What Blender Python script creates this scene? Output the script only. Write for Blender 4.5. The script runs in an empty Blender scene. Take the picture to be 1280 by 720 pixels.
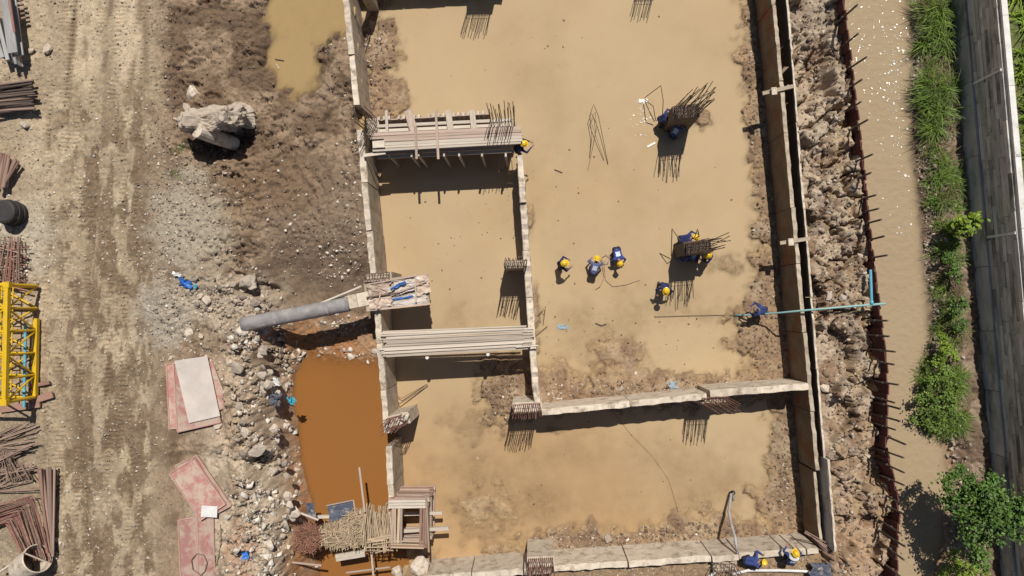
import bpy, bmesh, math, random
import numpy as np
from mathutils import Vector, Matrix, noise as mnoise

random.seed(7)
R = math.radians
scene = bpy.context.scene
COL = scene.collection

# ------------------------------------------------------------------ camera
FPX = 853.0                       # focal length in 1280-px-wide pixels
CAM_H = 31.6                      # drone height above the pit water
NAD = (665.0, 385.0)              # where straight down falls in the picture
fwd = Vector(((640 - NAD[0]) / FPX, -(360 - NAD[1]) / FPX, -1)).normalized()
upv = (Vector((0, 1, 0)) - fwd * fwd.y).normalized()
rgt = fwd.cross(upv).normalized()
CAM = Vector((0, 0, CAM_H))
cam_d = bpy.data.cameras.new('camera')
cam_o = bpy.data.objects.new('camera', cam_d)
COL.objects.link(cam_o)
cam_o.matrix_world = Matrix(((rgt.x, upv.x, -fwd.x, 0), (rgt.y, upv.y, -fwd.y, 0),
                             (rgt.z, upv.z, -fwd.z, CAM_H), (0, 0, 0, 1)))
cam_d.sensor_width = 36.0
cam_d.lens = 36.0 * FPX / 1280.0
cam_d.clip_start = 0.5
cam_d.clip_end = 2000
scene.camera = cam_o

# ------------------------------------------------------------------ light
SUN = Vector((0.12, 0.53, 1.0)).normalized()
world = bpy.data.worlds.new('World')
scene.world = world
world.use_nodes = True
nt = world.node_tree
bg = nt.nodes['Background']
sky = nt.nodes.new('ShaderNodeTexSky')
sky.sky_type = 'NISHITA'
sky.sun_disc = False
sky.sun_elevation = math.asin(SUN.z)
sky.sun_rotation = math.atan2(SUN.x, SUN.y)
nt.links.new(sky.outputs[0], bg.inputs[0])
bg.inputs[1].default_value = 0.05
sun_d = bpy.data.lights.new('sun', 'SUN')
sun_d.energy = 5.0
sun_d.angle = R(0.53)
sun_d.color = (1.0, 0.95, 0.87)
sun_o = bpy.data.objects.new('sun', sun_d)
COL.objects.link(sun_o)
sun_o.rotation_euler = SUN.to_track_quat('Z', 'Y').to_euler()
vs = scene.view_settings
vs.view_transform = 'Standard'
vs.look = 'None'
vs.exposure = -0.10
vs.gamma = 1.0
vs.use_curve_mapping = False

# ------------------------------------------------------------------ helpers
def W(px, py, z):
    """point of the place at height z seen at photo pixel (px, py)"""
    d = fwd + rgt * ((px - 640) / FPX) - upv * ((py - 360) / FPX)
    t = (z - CAM_H) / d.z
    return CAM + d * t

def proj(x, y, z):
    dx, dy, dz = x, y, z - CAM_H
    f = dx * fwd.x + dy * fwd.y + dz * fwd.z
    r = dx * rgt.x + dy * rgt.y + dz * rgt.z
    u = dx * upv.x + dy * upv.y + dz * upv.z
    return 640 + FPX * r / f, 360 - FPX * u / f

def hash2(ix, iy, seed):
    h = (ix.astype(np.int64) * 374761393 + iy.astype(np.int64) * 668265263 + seed * 974634777) & 0x7fffffff
    h = ((h ^ (h >> 13)) * 1274126177) & 0x7fffffff
    return ((h ^ (h >> 16)) & 0xffff) / 65535.0

def vnoise(x, y, seed=0):
    ix = np.floor(x); iy = np.floor(y)
    fx = x - ix; fy = y - iy
    fx = fx * fx * fx * (fx * (fx * 6 - 15) + 10); fy = fy * fy * fy * (fy * (fy * 6 - 15) + 10)
    a = hash2(ix, iy, seed); b = hash2(ix + 1, iy, seed)
    c = hash2(ix, iy + 1, seed); d = hash2(ix + 1, iy + 1, seed)
    return (a + (b - a) * fx) * (1 - fy) + (c + (d - c) * fx) * fy

def fbm(x, y, seed=0, oct=4, gain=0.5):
    s = np.zeros_like(x); a = 1.0; n = 0.0
    for k in range(oct):
        s += a * vnoise(x, y, seed + k * 17); n += a
        ca, sa = 0.8, 0.6
        x, y = (x * ca - y * sa) * 2.03 + 3.1, (x * sa + y * ca) * 2.03 + 1.7
        a *= gain
    return s / n            # 0..1

def worley(x, y, seed=0):
    ix = np.floor(x); iy = np.floor(y)
    f1 = np.full(x.shape, 9.0); f2 = np.full(x.shape, 9.0); cid = np.zeros_like(x)
    for dx in (-1, 0, 1):
        for dy in (-1, 0, 1):
            cx = ix + dx; cy = iy + dy
            px = cx + hash2(cx, cy, seed); py = cy + hash2(cx, cy, seed + 5)
            d = (px - x) ** 2 + (py - y) ** 2
            m = d < f1
            f2 = np.where(m, f1, np.minimum(f2, d))
            cid = np.where(m, hash2(cx, cy, seed + 9), cid)
            f1 = np.where(m, d, f1)
    return np.sqrt(f1), np.sqrt(f2), cid

def ss(a, b, x):
    t = np.clip((x - a) / (b - a), 0, 1)
    return t * t * (3 - 2 * t)

def lerp(a, b, t):
    return a + (b - a) * t

def poly(v, pts):
    """U of a polyline given as (u, v) pairs at height v"""
    return np.interp(v, [p[1] for p in pts], [p[0] for p in pts])

# ------------------------------------------------------------------ materials
MATS = {}
def mat(name, c1, c2=None, rough=0.85, scale=4.0, bump=0.2, bscale=None, rand=0.0, island=False, metal=0.0,
        spots=None, stretch=None, spec=0.4, detail=6.0):
    """mottled procedural surface: c1/c2 mixed by noise, optional stains, grain and per-object variation"""
    if name in MATS:
        return MATS[name]
    m = bpy.data.materials.new(name); m.use_nodes = True
    n = m.node_tree.nodes; l = m.node_tree.links
    b = n['Principled BSDF']
    c2 = c2 or tuple(0.75 * k for k in c1)
    tc = n.new('ShaderNodeTexCoord')
    vec = tc.outputs['Object']
    oi = n.new('ShaderNodeObjectInfo')
    add = n.new('ShaderNodeVectorMath'); add.operation = 'ADD'
    mul = n.new('ShaderNodeVectorMath'); mul.operation = 'MULTIPLY'
    l.new(tc.outputs['Object'], mul.inputs[0])
    mul.inputs[1].default_value = stretch or (1, 1, 1)
    sc = n.new('ShaderNodeVectorMath'); sc.operation = 'SCALE'
    sc.inputs[0].default_value = (37, 11, 23)
    l.new(oi.outputs['Random'], sc.inputs['Scale'])
    l.new(mul.outputs[0], add.inputs[0]); l.new(sc.outputs[0], add.inputs[1])
    nz = n.new('ShaderNodeTexNoise'); nz.inputs['Scale'].default_value = scale
    nz.inputs['Detail'].default_value = detail; nz.inputs['Roughness'].default_value = 0.65
    l.new(add.outputs[0], nz.inputs['Vector'])
    rmp = n.new('ShaderNodeValToRGB')
    rmp.color_ramp.elements[0].position = 0.34; rmp.color_ramp.elements[0].color = (*c2, 1)
    rmp.color_ramp.elements[1].position = 0.66; rmp.color_ramp.elements[1].color = (*c1, 1)
    l.new(nz.outputs[0], rmp.inputs[0])
    out = rmp.outputs[0]
    if spots:                                   # stains with a shape of their own
        s_col, s_scale, s_lo, s_hi = spots
        n2 = n.new('ShaderNodeTexNoise'); n2.inputs['Scale'].default_value = s_scale
        n2.inputs['Detail'].default_value = 5; n2.inputs['Roughness'].default_value = 0.7
        l.new(add.outputs[0], n2.inputs['Vector'])
        mr = n.new('ShaderNodeMapRange'); mr.inputs[1].default_value = s_lo; mr.inputs[2].default_value = s_hi
        l.new(n2.outputs[0], mr.inputs[0])
        mx = n.new('ShaderNodeMix'); mx.data_type = 'RGBA'
        l.new(mr.outputs[0], mx.inputs[0]); l.new(out, mx.inputs[6]); mx.inputs[7].default_value = (*s_col, 1)
        out = mx.outputs[2]
    if rand > 0:
        hs = n.new('ShaderNodeHueSaturation')
        mr = n.new('ShaderNodeMapRange'); mr.inputs[3].default_value = 1 - rand; mr.inputs[4].default_value = 1 + rand
        if island:
            ge = n.new('ShaderNodeNewGeometry'); l.new(ge.outputs['Random Per Island'], mr.inputs[0])
        else:
            l.new(oi.outputs['Random'], mr.inputs[0])
        l.new(mr.outputs[0], hs.inputs['Value']); l.new(out, hs.inputs['Color'])
        out = hs.outputs[0]
    l.new(out, b.inputs['Base Color'])
    b.inputs['Roughness'].default_value = rough
    b.inputs['Metallic'].default_value = metal
    b.inputs['Specular IOR Level'].default_value = spec
    if bump > 0:
        bp = n.new('ShaderNodeBump'); bp.inputs['Strength'].default_value = bump; bp.inputs['Distance'].default_value = 0.02
        nb = n.new('ShaderNodeTexNoise'); nb.inputs['Scale'].default_value = bscale or scale * 5
        nb.inputs['Detail'].default_value = 5
        l.new(add.outputs[0], nb.inputs['Vector'])
        l.new(nb.outputs[0], bp.inputs['Height']); l.new(bp.outputs[0], b.inputs['Normal'])
    MATS[name] = m
    return m

M_CONC = mat('concrete', (0.50, 0.42, 0.32), (0.37, 0.30, 0.22), 0.9, 1.6, 0.35, 14, rand=0.10, spots=((0.25, 0.19, 0.14), 2.3, 0.50, 0.66))
M_CONCW = mat('concrete_pale', (0.66, 0.57, 0.46), (0.50, 0.42, 0.33), 0.9, 2.2, 0.35, 16, rand=0.10, spots=((0.30, 0.235, 0.17), 2.6, 0.50, 0.66))
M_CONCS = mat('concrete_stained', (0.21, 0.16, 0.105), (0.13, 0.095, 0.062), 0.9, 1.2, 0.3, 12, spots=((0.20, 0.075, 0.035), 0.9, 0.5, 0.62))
M_FLOOD = mat('concrete_weathered', (0.56, 0.53, 0.49), (0.33, 0.315, 0.295), 0.9, 1.6, 0.5, 18, rand=0.3, spots=((0.17, 0.165, 0.15), 1.1, 0.5, 0.62), stretch=(1, 0.35, 1))
M_FLOODL = mat('concrete_weathered_light', (0.54, 0.515, 0.47), (0.36, 0.34, 0.31), 0.9, 1.3, 0.5, 18, rand=0.12, spots=((0.17, 0.18, 0.155), 1.1, 0.5, 0.66), stretch=(1, 0.35, 1))
M_FLOODTOP = mat('wall_coping', (0.74, 0.72, 0.68), (0.58, 0.56, 0.52), 0.85, 2.0, 0.3, 12, spots=((0.25, 0.23, 0.2), 2.6, 0.62, 0.7))
M_REBAR = mat('rusty_rebar', (0.21, 0.14, 0.10), (0.12, 0.085, 0.065), 0.8, 9, 0.3, 40, rand=0.35)
M_REBARP = mat('rebar_dusty', (0.34, 0.24, 0.19), (0.22, 0.14, 0.11), 0.8, 9, 0.3, 40, rand=0.3)
M_REBARR = mat('rebar_red', (0.30, 0.145, 0.11), (0.18, 0.09, 0.07), 0.75, 7, 0.3, 40, rand=0.35)
M_SHEET = mat('rust_red_steel', (0.13, 0.038, 0.032), (0.075, 0.025, 0.022), 0.8, 3, 0.4, 20, spots=((0.06, 0.03, 0.025), 2.2, 0.52, 0.7))
M_POST = mat('rusty_post', (0.12, 0.082, 0.064), (0.07, 0.053, 0.044), 0.8, 8, 0.3, rand=0.3)
M_RED = mat('red_form_panel', (0.42, 0.155, 0.145), (0.34, 0.20, 0.165), 0.75, 1.6, 0.2, 15, rand=0.12, spots=((0.45, 0.34, 0.27), 1.5, 0.42, 0.56))
M_WHT = mat('pale_sheet', (0.60, 0.53, 0.47), (0.47, 0.41, 0.37), 0.8, 1.0, 0.15, 10, spots=((0.33, 0.28, 0.25), 5.0, 0.68, 0.74))
M_WOOD = mat('grey_timber', (0.50, 0.43, 0.35), (0.34, 0.28, 0.22), 0.9, 3.5, 0.4, 20, rand=0.22)
M_WOODW = mat('pale_timber', (0.60, 0.53, 0.45), (0.45, 0.38, 0.30), 0.9, 3.0, 0.4, 20, rand=0.15)
M_WOODR = mat('red_timber', (0.33, 0.195, 0.145), (0.23, 0.135, 0.10), 0.9, 3.5, 0.4, 20, rand=0.25)
M_WOODP = mat('pinkish_timber', (0.47, 0.36, 0.29), (0.33, 0.245, 0.195), 0.9, 3.5, 0.4, 20, rand=0.22)
M_STICK = mat('dry_sticks', (0.48, 0.37, 0.25), (0.34, 0.25, 0.16), 0.95, 6, 0.2, 20, rand=0.3)
M_BRUSH = mat('red_brush', (0.27, 0.13, 0.085), (0.20, 0.10, 0.07), 0.95, 6, 0.2, 20, rand=0.35, island=True)
M_YEL = mat('yellow_paint', (0.72, 0.47, 0.015), (0.58, 0.36, 0.015), 0.45, 2.0, 0.05, 10, spots=((0.28, 0.13, 0.04), 4.0, 0.58, 0.66), spec=0.4)
M_BLUEP = mat('blue_pipe', (0.12, 0.42, 0.55), (0.10, 0.33, 0.44), 0.45, 3, 0.05)
M_TEAL = mat('teal_hose', (0.22, 0.46, 0.47), (0.30, 0.42, 0.38), 0.5, 3, 0.1)
M_NAVY = mat('navy_cloth', (0.030, 0.040, 0.14), (0.018, 0.024, 0.08), 0.9, 7, 0.4, 30, rand=0.3, spots=((0.2, 0.16, 0.12), 7, 0.6, 0.7))
M_BLUE2 = mat('blue_cloth', (0.05, 0.08, 0.27), (0.03, 0.05, 0.17), 0.9, 7, 0.4, 30, rand=0.3, spots=((0.2, 0.17, 0.14), 7, 0.6, 0.7))
M_FADE = mat('faded_blue_cloth', (0.10, 0.125, 0.26), (0.055, 0.07, 0.17), 0.95, 6, 0.4, 30, spots=((0.26, 0.21, 0.15), 7, 0.55, 0.66))
M_TROU = mat('dark_trousers', (0.022, 0.024, 0.05), (0.015, 0.016, 0.03), 0.9, 7, 0.3)
M_SKIN = mat('skin', (0.36, 0.20, 0.13), (0.30, 0.16, 0.10), 0.6, 12, 0.05)
M_BOOT = mat('rubber_boot', (0.02, 0.02, 0.022), (0.04, 0.035, 0.03), 0.5, 8, 0.1)
M_HAT = mat('yellow_helmet', (0.80, 0.52, 0.02), (0.72, 0.45, 0.02), 0.3, 3, 0.0, spec=0.5)
M_PRINT = mat('white_print', (0.62, 0.65, 0.72), (0.45, 0.5, 0.62), 0.9, 14, 0.1)
M_WHITE = mat('white_cloth', (0.72, 0.71, 0.68), (0.6, 0.58, 0.55), 0.9, 6, 0.2)
M_HAIR = mat('hair', (0.012, 0.010, 0.009), (0.02, 0.016, 0.012), 0.6, 20, 0.2)
M_TARP = mat('navy_tarp', (0.055, 0.065, 0.10), (0.10, 0.11, 0.14), 0.7, 4, 0.3, 10, spots=((0.40, 0.34, 0.27), 3.0, 0.56, 0.66))
M_PIPE = mat('galvanised_pipe', (0.30, 0.28, 0.275), (0.20, 0.185, 0.18), 0.65, 3, 0.3, 12, spots=((0.42, 0.36, 0.3), 2.4, 0.56, 0.68))
M_BAG = mat('cement_cloth', (0.60, 0.47, 0.38), (0.42, 0.31, 0.24), 0.9, 3.0, 0.6, 9, rand=0.18, spots=((0.66, 0.60, 0.53), 2.2, 0.52, 0.62))
M_STRAP = mat('blue_plastic', (0.04, 0.17, 0.55), (0.06, 0.22, 0.6), 0.5, 6, 0.2, rand=0.25)
M_TEALBAG = mat('turquoise_plastic', (0.08, 0.42, 0.52), (0.06, 0.3, 0.4), 0.5, 6, 0.2)
M_GREYSTEEL = mat('grey_steel', (0.42, 0.41, 0.40), (0.27, 0.26, 0.25), 0.6, 2, 0.2, 10, rand=0.15, spots=((0.16, 0.09, 0.06), 2.5, 0.6, 0.72))
M_BLACK = mat('black_rubber', (0.03, 0.028, 0.028), (0.045, 0.04, 0.038), 0.7, 4, 0.2)
M_GAP = mat('gap_shade_concrete', (0.13, 0.10, 0.075), (0.08, 0.06, 0.045), 0.9, 1.5, 0.3, 12)  # darkened to paint in the shade of the gap between the east walls
M_PALEBLUE = mat('pale_blue_plastic', (0.30, 0.38, 0.44), (0.24, 0.30, 0.34), 0.6, 6, 0.2)
M_ROCK = mat('pale_rock', (0.56, 0.475, 0.385), (0.38, 0.31, 0.245), 0.95, 3.0, 0.7, 9, rand=0.25)
M_ROCKG = mat('grey_rock', (0.41, 0.345, 0.28), (0.25, 0.205, 0.16), 0.95, 3.0, 0.8, 9, rand=0.25)
M_PEB = mat('mixed_pebbles', (0.42, 0.35, 0.27), (0.28, 0.22, 0.17), 0.95, 3.0, 0.3, 9, rand=0.45, island=True)
M_PEBW = mat('pale_chips', (0.62, 0.57, 0.50), (0.48, 0.42, 0.35), 0.95, 3.0, 0.3, 9, rand=0.3, island=True)
M_CLOD = mat('mud_clods', (0.21, 0.145, 0.10), (0.13, 0.085, 0.06), 0.9, 3.0, 0.5, 9, rand=0.3, island=True)
M_WIRE = mat('dark_wire', (0.10, 0.075, 0.055), (0.06, 0.045, 0.035), 0.7, 6, 0)
M_WIREP = mat('dusty_wire', (0.24, 0.17, 0.11), (0.16, 0.11, 0.07), 0.8, 6, 0)
M_BARK = mat('bark', (0.16, 0.12, 0.085), (0.09, 0.065, 0.045), 0.95, 8, 0.6, 20)

def leafmat(name, c1, c2, rand=0.35):
    m = mat(name, c1, c2, 0.5, 2.0, 0.0, rand=rand, island=True, spec=0.35)
    n = m.node_tree.nodes; l = m.node_tree.links
    b = n['Principled BSDF']; o = n['Material Output']
    tr = n.new('ShaderNodeBsdfTranslucent'); mx = n.new('ShaderNodeMixShader'); mx.inputs[0].default_value = 0.3
    src = b.inputs['Base Color'].links[0].from_socket
    l.new(src, tr.inputs[0]); l.new(b.outputs[0], mx.inputs[1]); l.new(tr.outputs[0], mx.inputs[2])
    l.new(mx.outputs[0], o.inputs[0])
    return m
M_GRASS = leafmat('grass_blades', (0.19, 0.27, 0.05), (0.10, 0.17, 0.03), 0.55)
M_GRASSD = leafmat('dry_grass', (0.26, 0.22, 0.10), (0.17, 0.15, 0.07))
M_LEAF = leafmat('tree_leaves', (0.13, 0.22, 0.04), (0.07, 0.14, 0.03), 0.6)
M_LEAFB = leafmat('bright_leaves', (0.27, 0.36, 0.04), (0.16, 0.26, 0.035))

# ------------------------------------------------------------------ mesh building
class MB:
    def __init__(s):
        s.v = []; s.f = []; s.mi = []
    def quadbox(s, p, mi=0):
        """eight corners: bottom four then top four, counter-clockwise"""
        o = len(s.v); s.v += [tuple(q) for q in p]
        for f in ((3, 2, 1, 0), (4, 5, 6, 7), (0, 1, 5, 4), (1, 2, 6, 5), (2, 3, 7, 6), (3, 0, 4, 7)):
            s.f.append(tuple(o + i for i in f)); s.mi.append(mi)
    def box(s, c, d, mi=0, rz=0):
        x, y, z = d[0] / 2, d[1] / 2, d[2] / 2
        ca, sa = math.cos(rz), math.sin(rz)
        P = []
        for zz in (-z, z):
            for xx, yy in ((-x, -y), (x, -y), (x, y), (-x, y)):
                P.append((c[0] + xx * ca - yy * sa, c[1] + xx * sa + yy * ca, c[2] + zz))
        s.quadbox(P, mi)
    def tube(s, pts, r, n=8, cap=True, mi=0):
        pts = [Vector(p) for p in pts]
        rs = r if isinstance(r, (list, tuple)) else [r] * len(pts)
        o = len(s.v)
        prev = None
        for i, p in enumerate(pts):
            t = (pts[min(i + 1, len(pts) - 1)] - pts[max(i - 1, 0)]).normalized()
            if prev is None:
                a = t.orthogonal().normalized()
            else:
                a = (prev - t * prev.dot(t)).normalized()
            prev = a; b = t.cross(a)
            for k in range(n):
                q = p + (a * math.cos(2 * math.pi * k / n) + b * math.sin(2 * math.pi * k / n)) * rs[i]
                s.v.append(tuple(q))
        for i in range(len(pts) - 1):
            for k in range(n):
                s.f.append((o + i * n + k, o + i * n + (k + 1) % n, o + (i + 1) * n + (k + 1) % n, o + (i + 1) * n + k)); s.mi.append(mi)
        if cap:
            s.f.append(tuple(o + k for k in reversed(range(n)))); s.mi.append(mi)
            q = o + (len(pts) - 1) * n
            s.f.append(tuple(q + k for k in range(n))); s.mi.append(mi)
    def mesh(s, name, smooth=False):
        me = bpy.data.meshes.new(name)
        me.from_pydata(s.v, [], s.f); me.update()
        if smooth:
            me.polygons.foreach_set('use_smooth', [True] * len(me.polygons))
        return me
    def build(s, name, m, parent=None, smooth=False):
        L = parent.location if parent else Vector((0, 0, 0))
        if parent:
            g = parent
            while g.parent:
                g = g.parent; L = L + g.location
            s.v = [(a - L.x, b - L.y, c - L.z) for a, b, c in s.v]
            o = bpy.data.objects.new(name, s.mesh(name, smooth))
        else:                                     # origin at the thing's base
            a = np.array(s.v); c = Vector(((a[:, 0].min() + a[:, 0].max()) / 2, (a[:, 1].min() + a[:, 1].max()) / 2, a[:, 2].min()))
            s.v = [(p[0] - c.x, p[1] - c.y, p[2] - c.z) for p in s.v]
            o = bpy.data.objects.new(name, s.mesh(name, smooth)); o.location = c
        o.data.materials.append(m)
        COL.objects.link(o)
        if parent:
            o.parent = parent
        return o

def wloc(o):
    L = Vector(o.location); g = o.parent
    while g:
        L += g.location; g = g.parent
    return L

def tag(o, label, cat, group=None):
    o['label'] = label; o['category'] = cat
    if group: o['group'] = group
    return o

def thing(name, loc, label, cat, group=None):
    o = bpy.data.objects.new(name, None); o.location = loc; o.empty_display_size = 0.2
    COL.objects.link(o)
    return tag(o, label, cat, group)

def kind(o, k):
    o['kind'] = k
    return o

SHARED = {}
def shared_cyl(n, m):
    k = ('cyl', n, m.name)
    if k not in SHARED:
        b = MB(); b.tube([(0, 0, 0), (0, 0, 1)], 1.0, n)
        me = b.mesh('bar_mesh', n > 6); me.materials.append(m); SHARED[k] = me
    return SHARED[k]
def shared_box(m):
    k = ('box', m.name)
    if k not in SHARED:
        bm = bmesh.new(); bmesh.ops.create_cube(bm, size=1)
        me = bpy.data.meshes.new('plank_mesh'); bm.to_mesh(me); bm.free(); me.materials.append(m); SHARED[k] = me
    return SHARED[k]

def bar(name, a, b, r, m, parent=None, n=6):
    """round bar from a to b (one object; alike bars share mesh data)"""
    a = Vector(a); b = Vector(b); d = b - a
    o = bpy.data.objects.new(name, shared_cyl(n, m))
    L = wloc(parent) if parent else Vector((0, 0, 0))
    o.location = a - L; o.scale = (r, r, d.length)
    o.rotation_mode = 'QUATERNION'; o.rotation_quaternion = d.to_track_quat('Z', 'Y')
    COL.objects.link(o)
    if parent: o.parent = parent
    return o

def plank(name, a, b, w, h, m, parent=None, roll=0.0):
    """rectangular timber whose axis runs a -> b, w across, h thick"""
    a = Vector(a); b = Vector(b); d = (b - a)
    x = d.normalized(); y = Vector((0, 0, 1)).cross(x)
    if y.length < 1e-4: y = Vector((0, 1, 0))
    y.normalize(); z = x.cross(y)
    if roll:
        y, z = y * math.cos(roll) + z * math.sin(roll), z * math.cos(roll) - y * math.sin(roll)
    o = bpy.data.objects.new(name, shared_box(m))
    L = wloc(parent) if parent else Vector((0, 0, 0))
    o.location = (a + b) / 2 - L
    o.rotation_mode = 'QUATERNION'
    o.rotation_quaternion = Matrix((x, y, z)).transposed().to_quaternion()
    o.scale = (d.length, w, h)
    COL.objects.link(o)
    if parent: o.parent = parent
    return o

def ordinal(n):
    ones = ['', 'first', 'second', 'third', 'fourth', 'fifth', 'sixth', 'seventh', 'eighth', 'ninth', 'tenth', 'eleventh', 'twelfth', 'thirteenth', 'fourteenth', 'fifteenth', 'sixteenth', 'seventeenth', 'eighteenth', 'nineteenth']
    if n < 20: return ones[n]
    tens = ['', '', 'twent', 'thirt', 'fort', 'fift', 'sixt', 'sevent', 'eight', 'ninet'][n // 10]
    return tens + 'ieth' if n % 10 == 0 else tens + 'y-' + ones[n % 10]
ORD = ['first', 'second', 'third', 'fourth', 'fifth', 'sixth', 'seventh', 'eighth', 'ninth', 'tenth', 'eleventh', 'twelfth',
       'thirteenth', 'fourteenth', 'fifteenth', 'sixteenth', 'seventeenth', 'eighteenth', 'nineteenth', 'twentieth',
       'twenty-first', 'twenty-second', 'twenty-third', 'twenty-fourth', 'twenty-fifth', 'twenty-sixth', 'twenty-seventh',
       'twenty-eighth', 'twenty-ninth', 'thirtieth', 'thirty-first', 'thirty-second']

# ------------------------------------------------------------------ terrain
def axis(lo, hi, step, far):
    core = np.arange(lo, hi + step / 2, step)
    g = []; d = step; p = 0.0
    while p < far:
        d *= 1.45; p += d; g.append(p)
    g = np.array(g)
    return np.concatenate([lo - g[::-1], core, hi + g])
AX = axis(-25.2, 23.6, 0.05, 420)
AY = axis(-13.2, 15.2, 0.05, 420)
X, Y = np.meshgrid(AX, AY)

def side(x, y, a, b):
    """signed distance to the line a->b, positive on its left (downward lines: east; eastward lines: north)"""
    dx, dy = b.x - a.x, b.y - a.y
    return ((y - a.y) * dx - (x - a.x) * dy) / math.hypot(dx, dy)

LW0, LW1 = W(449, 0, 0), W(503, 640, 0)           # foot of the west pit wall
RW0, RW1 = W(942, 0, 0), W(1004, 665, 0)          # foot of the east pit wall
BW0, BW1 = W(500, 702, 0), W(1004, 665, 0)        # foot of the south pit wall
WATER = 0.0
POOL = 0.15
POND = 1.62
CANAL = 2.42
ROADZ = 2.55
SHEET = [(1048, -60), (1055, 0), (1067, 100), (1079, 200), (1089, 300), (1099, 380), (1107, 440), (1110, 480), (1108, 560), (1118, 600), (1124, 640), (1121, 700), (1123, 780)]
BANK = [(1130, -80), (1136, 0), (1143, 60), (1138, 110), (1141, 180), (1148, 240), (1156, 330), (1163, 400), (1165, 430), (1152, 480), (1160, 530), (1184, 560), (1190, 620), (1182, 660), (1168, 720), (1165, 800)]
POOLW = [(352, 400), (364, 440), (367, 480), (374, 530), (380, 580), (392, 630), (396, 660), (402, 700), (404, 800)]
FLOOD0, FLOOD1 = W(1187, 0, 2.75), W(1239, 600, 2.75)   # foot of the flood wall

def smin_edge(d, w):
    return ss(-w, w, d)

def blob(U, V, cx, cy, rx, ry, seed=0, rough=0.5, sharp=0.35):
    q = np.sqrt(((U - cx) / rx) ** 2 + ((V - cy) / ry) ** 2)
    q = q + rough * (fbm(U / 18.0, V / 18.0, 300 + seed, 5, 0.6) - 0.5) * 2
    return ss(1 + sharp, 1 - sharp, q)

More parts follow.
